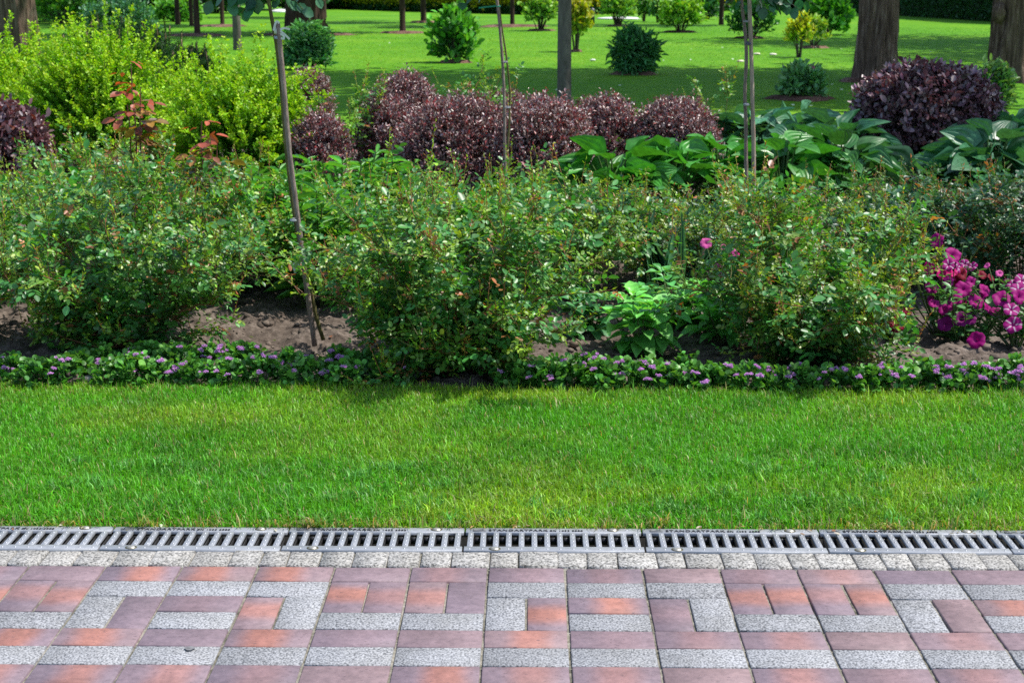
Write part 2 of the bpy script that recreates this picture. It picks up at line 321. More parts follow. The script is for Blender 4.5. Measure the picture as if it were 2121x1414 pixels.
B=Buf(); rng=np.random.default_rng(8); n=150
P=np.c_[rng.uniform(-2.6,2.6,n),5.95+rng.random(n)*1.9,np.zeros(n)]; P[:,2]=soilZ(P[:,0],P[:,1])+.006
scatter(B,OVATE,P,np.c_[rng.normal(size=(n,2)),rng.normal(0,.15,n)],np.tile([0,0,1.],(n,1))+rng.normal(0,.25,(n,3)),rng.uniform(.015,.04,n),rng.uniform(.008,.02,n),jitcol(rng,np.array([[.30,.24,.06],[.20,.11,.05],[.30,.16,.05],[.12,.2,.04]])[rng.integers(4,size=n)],.25,.1))
for q in P[:70]:
    a=rng.uniform(0,6.28); d=np.array([math.cos(a),math.sin(a),rng.normal(0,.08)])*rng.uniform(.02,.07); p_=q+np.array([rng.normal(0,.2),rng.normal(0,.15),.002]); tube(B,[p_,p_+d*.5+np.array([0,0,.003]),p_+d],[.0022,.002,.0012],(.22,.16,.10) if rng.random()<.6 else (.1,.07,.05),4,False)
n=40; P=np.c_[rng.uniform(-1.5,1.5,n),rng.uniform(4.20,4.262,n),np.full(n,.008)]; P[((P[:,0]>-.17)&(P[:,0]<.16))|((P[:,0]>.33)&(P[:,0]<.66)),1]=4.256
scatter(B,OVATE,P,np.c_[rng.normal(size=(n,2)),rng.normal(0,.15,n)],np.tile([0,0,1.],(n,1))+rng.normal(0,.3,(n,3)),rng.uniform(.008,.022,n),rng.uniform(.004,.011,n),jitcol(rng,np.array([[.42,.33,.20],[.26,.13,.06],[.5,.45,.36]])[rng.integers(3,size=n)],.25,.08))
tag(B.build('leaf_litter',M_SOFT),'dry fallen leaves and twigs on the bare soil and along the drain','litter',kind='stuff')

# ------------------------------------------------------------------ paving
X0,Y0,PX,PY=-.1113,3.9476,.205,.1025
rng=np.random.default_rng(11)
BR=Buf(); GR=Buf()
STR={(0,-5,0):1,(0,-4,0):1,(0,-3,0):1,(0,-1,0):.35,(0,1,0):.25,(0,4,0):.4,(0,6,0):0,(0,3,0):.15,(0,-2,0):0,(0,-6,0):0,(0,0,0):.1,(0,2,0):0,(0,5,0):0,
 (2,1,0):1,(2,-4,0):.1,(2,6,0):.9,(4,-6,0):1,(4,-5,0):1,(4,-4,0):0,(4,-3,0):1,(4,-2,0):.05,(4,-1,0):0,(4,0,0):.9,(4,1,0):.1,(4,2,0):.3,(4,3,0):.5,(4,4,0):0,(4,5,0):.35,(4,6,0):0,
 (6,-6,0):.7,(6,-5,0):.8,(6,-4,0):.6,(6,-3,0):.3,(6,-2,0):0,(6,-1,0):.9,(6,0,0):.6,(6,1,0):.5,(6,2,0):0,(6,3,0):.6,(6,4,0):.1,(6,5,0):.4,
 ('v',-2,0):1,('v',-2,1):.5,('v',-1,0):.7,('v',-1,1):0,('v',3,0):.85,('v',3,1):.9,('v',4,0):.45,('v',4,1):.9,('v',-6,1):.75,('v',-6,0):.5,('v',-7,1):.9,('v',-7,0):.6,
 ('w',0,1):1,('w',2,0):.15,('w',-5,1):0,('w',-3,0):.75,('w',5,1):0}
def paver(u0,u1,r0,r1,red,key=None):
    g=.0056; gy=.0017
    x0=X0+u0*PX+g*.5+rng.uniform(0,.0012); x1=X0+u1*PX-g*.5-rng.uniform(0,.0012); y1=Y0-r0*PY-gy; y0=Y0-r1*PY+gy
    if red=='gap': return
    dz=rng.normal(0,.0009)
    if red:
        s_=STR.get(key, rng.choice([0,0,.3,.6,.9])); rn=rng.random(); ch=.0025
        box(BR,x0,x1,y0,y1,-.05,dz,(0,0,0,1),ch,lambda n:rng.normal(0,.0007,(n,3))*np.array([1,1,.6]))
        V=BR.V[-1]; lng=(V[:,0]-x0)/(x1-x0) if (u1-u0)>.7 else (V[:,1]-y0)/(y1-y0)
        off=rng.uniform(-.12,.12)
        BR.C[-1]=np.c_[lng+off,lng*0,np.full(len(V),s_),np.full(len(V),rn)]
    else:
        box(GR,x0,x1,y0,y1,-.05,dz,np.array([1,1,1.01])*rng.uniform(.82,1.08),.002)
IR=range(-12,13)
def block(r):
    for i in IR:
        ph=(i+20)%5
        if ph in (3,4):           # -2,-1 | 3,4
            paver(i,i+.5,r+1,r+3,True,('v',i,0)); paver(i+.5,i+1,r+1,r+3,True,('v',i,1)); paver(i,i+1,r+3,r+4,False)
        else:
            paver(i,i+1,r+1,r+2,False)
            if ph==0: paver(i,i+.5,r+2,r+4,False); paver(i+.5,i+1,r+2,r+4,True,('w',i,1))
            elif ph==1: paver(i,i+1,r+2,r+3,True,(r+2,i,0)); paver(i,i+1,r+3,r+4,False)
            else: paver(i,i+.5,r+2,r+4,True,('w',i,0)); paver(i+.5,i+1,r+2,r+4,False)
for r0 in (0,8,16):
    for i in IR: paver(i,i+1,r0,r0+1,True,(r0,i,0))
    block(r0)
    for i in IR: paver(i,i+1,r0+4,r0+5,True,(r0+4,i,0)); paver(i,i+1,r0+5,r0+6,False); paver(i,i+1,r0+6,r0+7,True,(r0+6,i,0)); paver(i,i+1,r0+7,r0+8,False)
walk=thing('walkway','','',(0,0,0)); 
for k in ('label','category'): 
    if k in walk: del walk[k]
walk['kind']='structure'
BR.build('clinker_pavers',M_BRICK,walk); GR.build('granite_pavers',M_GRAN,walk)
B=Buf(); grid(B,np.linspace(-2.8,2.8,500),np.linspace(1.2,4.07,220),lambda X,Y:-.0065+.005*(vnoise(X*60,Y*60,7,3)-.5)+.004*(vnoise(X*7,Y*7,9,2)-.5)); B.build('jointing',M_SAND,walk)
# granite setts
B=Buf(); x=-2.6
while x<2.6:
    w=rng.uniform(.072,.108); d=.0028
    def jt(n): return np.c_[rng.normal(0,.0014,n),rng.normal(0,.0012,n),rng.normal(0,.0008,n)]
    box(B,x+d/2,x+w-d/2,3.955,4.058,-.06,.003+rng.normal(0,.0012),np.array([1,.99,.96])*rng.uniform(.85,1.08),.0035,jt); x+=w
tag(B.build('stone_border',M_SETT),kind='structure')
# soft stain on a grey paver
p=G(393,1343,.002); B=Buf(); a=np.linspace(0,2*math.pi,17)[:-1]
B.add(np.c_[p[0]+.012*np.cos(a)*(1+.2*np.sin(3*a)),p[1]+.0115*np.sin(a),np.full(16,.0042)],list(range(16)),[16],(.15,.15,.155)); tag(B.build('paver_stain',M_DARK),kind='structure')

# ------------------------------------------------------------------ drain
B=Buf(); gy0,gy1=4.064,4.246
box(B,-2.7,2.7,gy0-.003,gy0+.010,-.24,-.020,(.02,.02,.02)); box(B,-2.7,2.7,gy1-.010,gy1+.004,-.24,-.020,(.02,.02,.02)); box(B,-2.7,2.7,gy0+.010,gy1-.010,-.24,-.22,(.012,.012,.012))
tag(B.build('drain_channel',M_DARK),kind='structure')
def make_grate():
    B=Buf(); Lg=.4965; W_=gy1-gy0; col=(.29,.303,.325)
    ya,yb=.034,W_-.036; zt,zb=.004,-.005; n=13; pit=Lg/(n+.85)
    sw=.0206; xs=[]
    off=pit*.92
    slots=[(off-sw/2+pit*i,off+sw/2+pit*i) for i in range(n)]
    slots=[(-.0,.0075)]+slots+[(Lg-.0075,Lg)]
    box(B,0,Lg,0,ya,zb,zt,col,.0007); box(B,0,Lg,yb,W_,zb,zt,col,.0007)
    for (a,b),(c,d) in zip(slots[:-1],slots[1:]): 
        box(B,b,c,ya,yb,zb,zt,col,.0007)
        box(B,b-.0012,b,ya,yb,-.03,-.012,(.045,.045,.048)); box(B,c,c+.0012,ya,yb,-.03,-.012,(.045,.045,.048))  # slot walls coloured near-black to stand in for the shade between bars
        # studs along the bar
        for k in range(4):
            stud(B,(b+c)/2,ya+(k+.5)*(yb-ya)/4,zt)
        stud(B,(b+c)/2,ya*.42,zt)
    for k in range(3): stud(B,Lg*(.80+.06*k),W_-.015,zt)
    for k in range(len(slots)-2): box(B,slots[k+1][0]+.001,slots[k+1][1]-.001,yb-.006,yb-.0005,-.03,-.010,(.045,.045,.048))  # slot end walls, shade put into their dark colour
    return B
def stud(B,x,y,z,r=.0036,h=.0022):
    a=np.arange(8)*math.pi/4; V=np.r_[np.c_[x+r*np.cos(a),y+r*np.sin(a),np.full(8,z-.0004)],np.c_[x+r*.55*np.cos(a),y+r*.55*np.sin(a),np.full(8,z+h)]]
    F=[[i,(i+1)%8,8+(i+1)%8,8+i] for i in range(8)]; B.add(V,np.array(F).ravel().tolist()+list(range(8,16)),[4]*8+[8],(.29,.303,.325))
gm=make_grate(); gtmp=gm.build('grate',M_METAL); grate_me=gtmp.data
def textmesh(body,size,ext):
    c=bpy.data.curves.new('lettering','FONT'); c.body=body; c.size=size; c.extrude=ext; c.space_character=1.12
    o=bpy.data.objects.new('lettering',c); COL.objects.link(o); me=bpy.data.meshes.new_from_object(o); bpy.data.objects.remove(o); return me
m_let=tintmat('raised_lettering',.5,.4,.2,namt=.05)
def lettering():
    B=Buf()
    for body,size,x,y in (('STANDARTPARK',.0205,.064,0.0),('EN 1433 6000',.0145,.238,0.0)):
        me=textmesh(body,size,.0012); V=np.array([v.co[:] for v in me.vertices]); 
        L=np.concatenate([list(p.vertices) for p in me.polygons]); T=[len(p.vertices) for p in me.polygons]
        B.add(V+np.array([x,y,0]),L,T,(.05,.052,.058))
    # arch emblem: a trapezoid ring with an arched opening
    o=[(.0,.0),(.036,.0),(.036,.006),(.030,.0135),(.0,.0135)]; i=[(.004,.003),(.032,.003),(.031,.0055),(.027,.0105),(.004,.0105)]
    V=[(x+.020,y,.0012) for x,y in o]+[(x+.020,y,.0012) for x,y in i]+[(x+.020,y,-.001) for x,y in o]+[(x+.020,y,-.001) for x,y in i]
    F=[]
    for k in range(5):
        q=(k+1)%5; F+= [[k,q,5+q,5+k],[k+10,q+10,q,k],[5+k,5+q,15+q,15+k]]
    B.add(V,np.array(F).ravel(),[4]*len(F),(.12,.125,.13))
    o_=B.build('lettering',m_let); return o_
lt=lettering(); let_me=lt.data; bpy.data.objects.remove(lt)
def bolt():
    B=Buf(); k=18; a=np.arange(k)*2*math.pi/k
    R=[(.0165,.0044),(.0165,.0052),(.0135,.0056),(.0130,.0046),(.0112,.0046),(.0105,.0072),(.006,.0080)]
    V=np.concatenate([np.c_[r*np.cos(a),r*.8*np.sin(a),np.full(k,z)] for r,z in R]); F=[]
    for j in range(len(R)-1):
        for i in range(k): F.append([j*k+i,j*k+(i+1)%k,(j+1)*k+(i+1)%k,(j+1)*k+i])
    C=np.concatenate([np.tile((.10,.09,.05) if j<4 else (.36,.35,.31),(k,1)) for j in range(len(R))])
    B.add(V,np.array(F).ravel().tolist()+list(range((len(R)-1)*k,len(R)*k)),[4]*len(F)+[k],C); return B
m_bolt=tintmat('galvanised_bolt',.45,.5,.5,namt=.3); bt=bolt().build('bolt',m_bolt); bolt_me=bt.data; bpy.data.objects.remove(bt); bpy.data.objects.remove(gtmp)
GL=['grey slotted drain grate cut off at the left edge of the walkway',
'grey slotted drain grate below the leftmost flowering edging clumps, joint near the left third',
'slotted drain grate with grass hanging over its lettering, straight in front of the leaning stake',
'slotted drain grate left of the centre joint, bolt half covered by turf',
'slotted drain grate with clear raised lettering and emblem, directly below the middle rose bush',
'slotted drain grate with legible maker lettering below the broad-leaved plant, right of the centre one',
'slotted drain grate with a green grass tuft flopping over its slots, below the petunias',
'grey drain grate just entering the frame at the right end of the channel']
gx=G(963,1120)[0]
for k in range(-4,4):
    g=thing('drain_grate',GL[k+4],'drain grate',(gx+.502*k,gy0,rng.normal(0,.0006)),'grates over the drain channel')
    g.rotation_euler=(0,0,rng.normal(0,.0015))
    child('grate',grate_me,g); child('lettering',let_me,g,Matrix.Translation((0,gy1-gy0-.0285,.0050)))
    child('bolt',bolt_me,g,Matrix.Translation((.085,.0145,0))); child('bolt',bolt_me,g,Matrix.Translation((.418,gy1-gy0-.014,0)))

# ------------------------------------------------------------------ grass blades
def blades(B,P,L,Wd,C,rng,lean=.45,bias=(0,0)):
    n=len(P); ph=rng.uniform(0,2*math.pi,n); h=np.c_[np.cos(ph),np.sin(ph),np.zeros(n)]; s_=np.c_[-h[:,1],h[:,0],np.zeros(n)]
    le=np.abs(rng.normal(0,lean,n))[:,None]; d=h*le+np.array([bias[0],bias[1],0]); up=np.array([0,0,1.])
    L=L[:,None]; w=Wd[:,None]*.5
    tip=P+unit(d*1.7+up)*L; mid=P+unit(d*.6+up)*L*.55
    V=np.stack([P-s_*w,P+s_*w,mid-s_*w*.85,mid+s_*w*.85,tip],1).reshape(-1,3)
    f=np.array([0,1,3,2,2,3,4]); B.add(V,(f[None,:]+np.arange(n)[:,None]*5).ravel(),np.tile([4,3],n),np.repeat(C,5,0))
rng=np.random.default_rng(3)
n=270000; X=rng.uniform(-2.45,2.45,n); Y=rng.uniform(4.245,5.98,n)
dens=vnoise(X*16,Y*16,41,2); keep=(Y<edgeY(X)+rng.normal(0,.012,n))&(rng.random(n)<.35+1.2*dens)
keep&=~((Y<4.30)&(rng.random(n)<.45))
X=X[keep];Y=Y[keep]; n=len(X)
near=np.clip((4.75-Y)/.5,0,1); hh=vnoise(X*3.2,Y*3.2,51,3)
L=(.018+.020*hh+.014*near*vnoise(X*7,Y*7,52,2))*np.exp(rng.normal(0,.28,n)); Wd=rng.uniform(.0018,.0036,n)*(1+.25*near)
yel=np.clip(vnoise(X*1.6+5,Y*2.4,61,4)*2.6-1.05+.12*X+.5*np.clip((Y-5.55)/.3,0,1)*(X>-.3),0,1)[:,None]
C=np.array([.098,.36,.013])*(1-yel)+np.array([.25,.44,.026])*yel
dark=np.clip(vnoise(X*3.5+9,Y*5,63,3)*2.6-1.1,0,1)[:,None]; C=C*(1-.6*dark)+np.array([.045,.19,.012])*.6*dark
C=jitcol(rng,C,.25,.10)
dry=rng.random(n)<(.05+.22*np.clip((4.36-Y)/.1,0,1)+.12*np.clip((Y-5.72)/.1,0,1)); C[dry]=jitcol(rng,np.tile([.34,.29,.12],(dry.sum(),1)),.25,.06)
B=Buf(); blades(B,np.c_[X,Y,np.full(n,-.012)],L,Wd,C,rng,.75)
# coarse tufts near the drain
tx=[]; 
for x_,y_ in [(-1.15,4.42),(-.35,4.40),(-.62,4.30),(.0,4.46),(.08,4.36),(.42,4.42),(1.05,4.33),(.8,4.5),(1.3,4.48),(-1.3,4.6),(-.9,4.5),(.25,4.6),(.66,4.33)]+[(rng.uniform(-1.5,1.5),rng.uniform(4.3,4.9)) for _ in range(40)]:
    tx.append(np.c_[rng.normal(x_,.025,60),rng.normal(y_,.02,60),np.full(60,-.012)])
P=np.concatenate(tx); n=len(P); P[:,1]=np.maximum(P[:,1],4.25)
blades(B,P,rng.uniform(.03,.06,n),rng.uniform(.003,.005,n),jitcol(rng,np.tile([.11,.34,.05],(n,1)),.25),rng,.85)
# strands flopping over the grates
P=np.c_[rng.uniform(-1.5,1.5,700),rng.uniform(4.246,4.27,700),np.zeros(700)]; P[:60,0]=rng.normal(1.02,.03,60); P[60:100,0]=rng.normal(-.62,.02,40)
for q in range(24): P[100+q*16:116+q*16,0]=rng.normal(rng.uniform(-1.5,1.5),.02,16)
cl=((P[:,0]>-.17)&(P[:,0]<.16))|((P[:,0]>.33)&(P[:,0]<.66)); P[cl,1]+=.03*(rng.random(cl.sum())<.88)
C=jitcol(rng,np.tile([.15,.26,.03],(700,1)),.3); C[::3]=jitcol(rng,np.tile([.40,.30,.16],(len(C[::3]),1)),.2)
blades(B,P,rng.uniform(.02,.065,700),rng.uniform(.0018,.0042,700),C,rng,.7,(0,-.9))
tag(B.build('front_grass',M_GRASS),'mown bright green grass strip between the drain and the flower bed','grass',kind='stuff')
# far lawn, seen between the shrubs
B=Buf(); n=190000
u=rng.random(n); Y=1/(1/15.3-(1/15.3-1/52)*u); X=rng.uniform(-1,1,n)*(Y*.37+1.0)
Wd=.004*(Y/16)**1.25*rng.uniform(.7,1.4,n); L=(.009+.008*rng.random(n))*(Y/16)**.4
yel=np.clip(vnoise(X*.35,Y*.12,71,3)*2-.6,0,1)[:,None]
C=jitcol(rng,np.array([.075,.27,.006])*(1-yel)+np.array([.21,.36,.016])*yel,.24,.06)
C=C*(.62+.76*vnoise(X*.9,Y*.42,88,4))[:,None]
blades(B,np.c_[X,Y,np.full(n,-.022)],L,Wd,C,rng,.6)
tag(B.build('lawn_grass',M_GRASS),'fine mown grass of the park lawn behind the flower bed','grass',kind='stuff')
B=Buf(); n=240; u=rng.random(n); Y=1/(1/19.-(1/19.-1/50)*u); X=rng.uniform(-1,1,n)*(Y*.36); keep=vnoise(X*.5,Y*.2,77,2)>.42; X=X[keep];Y=Y[keep];n=len(X)
P=np.c_[X,Y,rng.uniform(.02,.05,n)]; sz=rng.uniform(.018,.04,n)
scatter(B,ROUND,P-np.c_[np.zeros(n),sz/2,np.zeros(n)],np.tile([0,1,.3],(n,1))+rng.normal(0,.3,(n,3)),np.tile([0,-.3,1],(n,1)),sz,sz,np.tile([.55,.62,.48],(n,1)))
tag(B.build('clover_flowers',M_SOFT),'tiny white clover blossoms dotted over the park lawn','clover',kind='stuff')

# ------------------------------------------------------------------ plant generators
UP=np.array([0,0,1.])
SV=np.array(SUNV)
def rose(label,px,Y,spread,height,ncane,seed,leaf=.0275,mature=(.052,.215,.046),young=(.26,.39,.028),red=(.32,.13,.045),redamt=.05,nsh=12,sparse=1.0,group='shrub roses in the flower bed',name='rose_bush',lowfill=True,pos=None,canes=None,big=None,skirt=0):
    rng=np.random.default_rng(seed); p0=atD(px,Y) if pos is None else pos; root=thing(name,label,'rose bush',(p0[0],p0[1],-.04),group)
    SB=Buf(); LB=Buf(); mature=np.array(mature);young=np.array(young);red=np.array(red)
    nodes=[]   # (point, dir, age 0 old..1 young)
    for c in range(ncane+skirt):
        ph=2*math.pi*(c+rng.uniform(-.35,.35))/ncane*1.0+seed; f=rng.random()
        R=spread*(.15+.95*math.sqrt(f)); H=height*(1.06-.40*(R/spread)**1.6)*rng.uniform(.72,1.12)
        if c>=ncane: ph=rng.uniform(0,2*math.pi) if rng.random()<.4 else rng.uniform(-math.pi*.95,-.05*math.pi); R=spread*rng.uniform(.25,.78); H=rng.uniform(.10,.42)*height*(.6+.6*R/spread)
        t=np.linspace(0,1,9); bend=rng.normal(0,.06); hx=R*t**rng.uniform(.85,1.2); hz=H*(1-(1-t)**rng.uniform(1.25,1.8))
        pts=np.c_[math.cos(ph)*hx-math.sin(ph)*bend*t*t+rng.normal(0,.012,9)*t+.05*math.cos(ph),math.sin(ph)*hx+math.cos(ph)*bend*t*t+rng.normal(0,.012,9)*t+.05*math.sin(ph),hz]
        cc=np.linspace(0,1,9)[:,None]; ccol=np.array([.14,.08,.045])*(1-cc)+np.array([.27,.10,.05])*cc if rng.random()<.65 else np.array([.09,.08,.03])*(1-cc)+np.array([.12,.16,.03])*cc
        tube(SB,pts,np.linspace(.0052,.0016,9),np.repeat(ccol,4,0),4,False)
        Lc=np.linalg.norm(np.diff(pts,axis=0),axis=1).sum(); nl=max(4,int(Lc/.031*sparse))
        for tt in np.linspace(.10,1,nl):
            k=min(7,int(tt*8)); q=pts[k]+(pts[k+1]-pts[k])*(tt*8-k); nodes.append((q,unit(pts[k+1]-pts[k]),max(0,tt*1.3-.35)))
        for s_ in range(int(nsh*sparse*rng.uniform(.7,1.3)*Lc/.7+1)):
            tt=rng.uniform(.12,1)**.8; k=min(7,int(tt*8)); q=pts[k]+(pts[k+1]-pts[k])*(tt*8-k)
            d=unit(unit(pts[k+1]-pts[k])*.6+srand(rng,1)[0]*.9+UP*.45); l=rng.uniform(.07,.23)*(.6+.5*tt)
            sp=np.array([q+d*l*v+UP*.05*l*v*v for v in (0,.35,.7,1.0)])+rng.normal(0,.003,(4,3))
            tube(SB,sp,[.0022,.0018,.0014,.0009],(.13,.12,.03) if rng.random()<.5 else (.17,.07,.03),3,False)
            for v in np.linspace(.25,1,max(2,int(l/.021))):
                nodes.append((q+d*l*v+UP*.05*l*v*v,d,(.25+.75*v)*(.35+.65*tt) if rng.random()<.6 else .1))
    tq=[];td=[]
    for q,d_,a_ in [x for x in nodes if x[2]>.78]:
        if rng.random()>.42: continue
        d=unit(d_*.5+UP*.9+rng.normal(0,.16,3)); l=rng.uniform(.05,.16)*(.6+.6*height); e=q+d*l
        tube(SB,[q,(q+e)/2+rng.normal(0,.004,3),e],[.0016,.0013,.0008],(.22,.24,.04) if rng.random()<.4 else (.30,.11,.05),3,False)
        for v in np.linspace(.3,1.05,7): tq.append(q+(e-q)*v); td.append(d)
    if tq:
        tq=np.array(tq);td=np.array(td);k_=len(tq); scatter(LB,LANCE,tq,unit(td*.8+srand(rng,k_)*.75),srand(rng,k_),leaf*rng.uniform(.45,.95,k_),leaf*rng.uniform(.2,.32,k_),jitcol(rng,np.where(rng.random((k_,1))<.72,young*1.15,red*1.1),.25,.12))
    P=np.array([a[0] for a in nodes]); D=np.array([a[1] for a in nodes]); A=np.clip(np.array([a[2] for a in nodes]),0,1); n=len(P)
    rd=srand(rng,n); rd=unit(rd-D*np.sum(rd*D,1,keepdims=True)); out=unit(P*np.array([1,1,.2])+1e-6)
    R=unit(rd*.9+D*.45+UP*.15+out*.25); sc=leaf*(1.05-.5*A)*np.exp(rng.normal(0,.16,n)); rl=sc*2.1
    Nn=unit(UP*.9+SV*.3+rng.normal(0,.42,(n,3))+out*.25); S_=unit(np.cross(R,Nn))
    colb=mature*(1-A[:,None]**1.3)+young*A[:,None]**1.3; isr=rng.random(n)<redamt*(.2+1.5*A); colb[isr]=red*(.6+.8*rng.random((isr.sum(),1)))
    for tp,sd,fw in ((1.0,0,1.0),(.72,1,.55),(.72,-1,.55),(.35,1,.45),(.35,-1,.45)):
        m=np.ones(n,bool) if tp>.5 else rng.random(n)<.75
        Q=P[m]+R[m]*(rl[m]*tp*.9)[:,None]; dd=unit(R[m]*fw+S_[m]*sd*1.0) if sd else R[m]
        NN=unit(Nn[m]+rng.normal(0,.28,(m.sum(),3))); l=sc[m]*(1.15 if sd==0 else 1.0)*rng.uniform(.85,1.15,m.sum())
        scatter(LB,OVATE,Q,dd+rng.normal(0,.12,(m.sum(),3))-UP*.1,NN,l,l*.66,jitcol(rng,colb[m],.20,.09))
    # thin unopened shoot tips
    tipm=A>.82; q=P[tipm]; k=len(q)
    if k: scatter(LB,LANCE,np.repeat(q,2,0),unit(np.repeat(D[tipm],2,0)+UP*.5+rng.normal(0,.35,(2*k,3))),srand(rng,2*k),leaf*rng.uniform(.6,1.2,2*k),leaf*.22,jitcol(rng,np.tile(young*1.1,(2*k,1)),.25,.12))
    if big: big(rng,SB,LB)
    SB.build('stems',M_CANES,root); LB.build('foliage',M_ROSE,root); return root

def shrub(name,label,cat,pos,rx,ry,h,nb,lp,leaf,asp,cin,ctip,mt,seed,tm=OVATE,z0=.15,jit=.10,spike=0,spikel=.3,t0=.45,sup=2.6,up=.4,outw=.6,nup=.5,group=None,stem=(.05,.035,.025),nst=14,sr=.008,acc=None,acca=0,tipp=1.5,openbase=0,extra=None,barkm=None,cj=.2):
    rng=np.random.default_rng(seed); root=thing(name,label,cat,(pos[0],pos[1],-.03),group)
    ph=rng.uniform(0,2*math.pi,nb); cz=rng.uniform(z0,1,nb); 
    # flattened dome: superellipse in height
    rr=(1-np.clip((cz-.35)/.65,0,1)**sup)**(1/sup); rr=np.where(cz<.35,.82+.18*cz/.35,rr)
    top=rng.random(nb)<.42; rr=np.where(top,rr*np.sqrt(rng.random(nb)),rr); cz=np.where(top,(1-np.clip(rr,0,1)**sup)**(1/sup)*.65+.35,cz)
    lump=1+.9*jit*(vnoise(np.cos(ph)*1.6+seed,np.sin(ph)*1.6+cz*2.2,seed,2)-.5)*2
    E=np.c_[rx*rr*np.cos(ph),ry*rr*np.sin(ph),h*cz]*lump[:,None]*(1+rng.normal(0,jit*.45,nb))[:,None]
    if spike:
        k=rng.random(nb)<spike; E[k]=E[k]+unit(E[k]*np.array([.5,.5,.6])+UP*.35*h+rng.normal(0,.12,(k.sum(),3)))*spikel*rng.uniform(.3,1,(k.sum(),1))
    S0=np.c_[E[:,:2]*(.10 if not openbase else .15),np.full(nb,.05*h)+E[:,2]*.12]
    if openbase: S0[:,2]=h*openbase*.5
    t=t0+(1-t0)*rng.random((nb,lp))**.75
    Dv=E-S0; sag=.10*h
    P=S0[:,None,:]+Dv[:,None,:]*t[:,:,None]+UP*(sag*np.sin(math.pi*t)*.6)[:,:,None]
    n=nb*lp; P=P.reshape(-1,3); D=np.repeat(unit(Dv),lp,0); tt=t.reshape(-1)
    P=P+rng.normal(0,leaf*.35,(n,3)); P[:,2]=np.maximum(P[:,2],.03)
    rd=srand(rng,n); dd=unit(D*outw+rd*.85+UP*up); Nn=unit(UP*nup+D*.35+SV*.2+rng.normal(0,.5,(n,3)))
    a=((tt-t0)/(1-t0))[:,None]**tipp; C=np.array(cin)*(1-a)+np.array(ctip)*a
    if acc is not None:
        k=rng.random(n)<acca; C[k]=np.array(acc)
    C=jitcol(rng,C,cj,.09); LB=Buf(); l=leaf*np.exp(rng.normal(0,.2,n))
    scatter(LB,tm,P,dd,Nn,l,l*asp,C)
    SB=Buf()
    for i in rng.choice(nb,min(nst,nb),replace=False):
        v=np.linspace(0,1,6)[:,None]; b0=np.array([E[i,0]*.16,E[i,1]*.16,0]); pts=b0*(1-v)**2+(S0[i]+UP*.2*h)*2*v*(1-v)*.8+E[i]*v**1.5*.96
        tube(SB,pts,np.linspace(sr,sr*.25,6),stem,4,False)
    if extra: extra(rng,E,LB,SB)
    SB.build('stems',barkm or M_CANES,root); LB.build('foliage',mt,root); return root

# ------------------------------------------------------------------ roses
rose('large spreading red-caned rose bush left of the leaning stake, over the leftmost edging clumps',285,6.62,.58,.68,30,101,skirt=22)
rose('large glossy rose bush in the middle of the bed, lowest leaves reaching the grass edge',950,6.22,.53,.74,34,102,skirt=26,redamt=.05)
rose('large rose bush with many red canes between the broad-leaved plant and the petunias',1680,6.42,.47,.66,34,103,skirt=24,young=(.25,.33,.028),redamt=.05)
rose('rose bush cut off by the left edge, its canes reaching over bare soil',-120,6.95,.58,.68,20,104,skirt=10)
rose('rose bush behind the large left one, at the left edge below the purple shrub',70,7.9,.60,.55,22,105)
rose('rose bush just left of the leaning stake, behind the large left rose bush',455,7.75,.48,.54,22,106)
rose('rose bush with red buds between the leaning stake and the middle rose bush',810,7.55,.46,.56,18,107,
     big=lambda rng,SB,LB:[scatter(LB,ROUND,np.tile(q,(7,1)),unit(rng.normal(0,1,(7,3))+UP*.5),srand(rng,7),.016,.014,np.tile([.55,.02,.03],(7,1))) for q in (np.array([-.16,-.25,.46]),np.array([-.145,-.28,.42]))])
rose('rose bush right behind the middle rose bush, in front of the double purple mound',1120,7.7,.52,.54,24,108,young=(.25,.33,.028))
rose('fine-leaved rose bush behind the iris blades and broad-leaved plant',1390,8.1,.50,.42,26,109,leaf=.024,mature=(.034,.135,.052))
rose('dull dark rose bush in shade behind the magenta petunias',1930,8.3,.5,.46,24,110,leaf=.03,mature=(.026,.10,.046),young=(.06,.14,.04),redamt=.05)  # leaf colours darkened and dulled for the shade on this side
rose('dull dark rose bush at the right edge, behind the striped petunias',2120,7.9,.55,.60,22,111,leaf=.03,mature=(.026,.10,.046),young=(.07,.15,.04),redamt=.05)  # same shade put into the leaf colours
rose('rose bush behind the right large one, in front of the hostas and bamboo cane',1600,8.2,.46,.40,20,112,leaf=.025)
rose('rose bush below the dark purple round shrub, with greenish upright shoots',1830,8.7,.46,.42,22,113,leaf=.024,young=(.13,.19,.03))
rose('back row rose bush in front of the golden shrubs, left of the red-tipped rose',190,9.2,.55,.50,22,114,leaf=.025)
rose('rose bush in the back row under the right-hand golden shrub, yellowish tips',470,9.0,.5,.42,20,115,leaf=.025,young=(.27,.33,.03))
rose('rose bush in the back row in front of the small purple mound behind the stake',730,9.0,.45,.38,14,116,leaf=.025,sparse=.9)
rose('rose bush in the back row touching the hosta leaves beside the double mound',1270,9.1,.45,.27,20,117,leaf=.024)
rose('rose bush in the back row before the double purple mound, second stake rising from it',1010,8.9,.5,.40,18,118,leaf=.025)
rose('sparse airy rose with tall thin shoots before the lawn, left of the purple mounds',722,12.3,.22,.86,6,120,leaf=.03,sparse=.55)
rose('sparse airy rose between the two rear purple mounds, its shoots against the dark lawn',985,13.2,.32,.82,7,121,leaf=.03,sparse=.5)
rose('sparse airy rose right of the last purple mound, shoots against the lawn',1483,13.0,.12,.80,4,122,leaf=.03,sparse=.5)
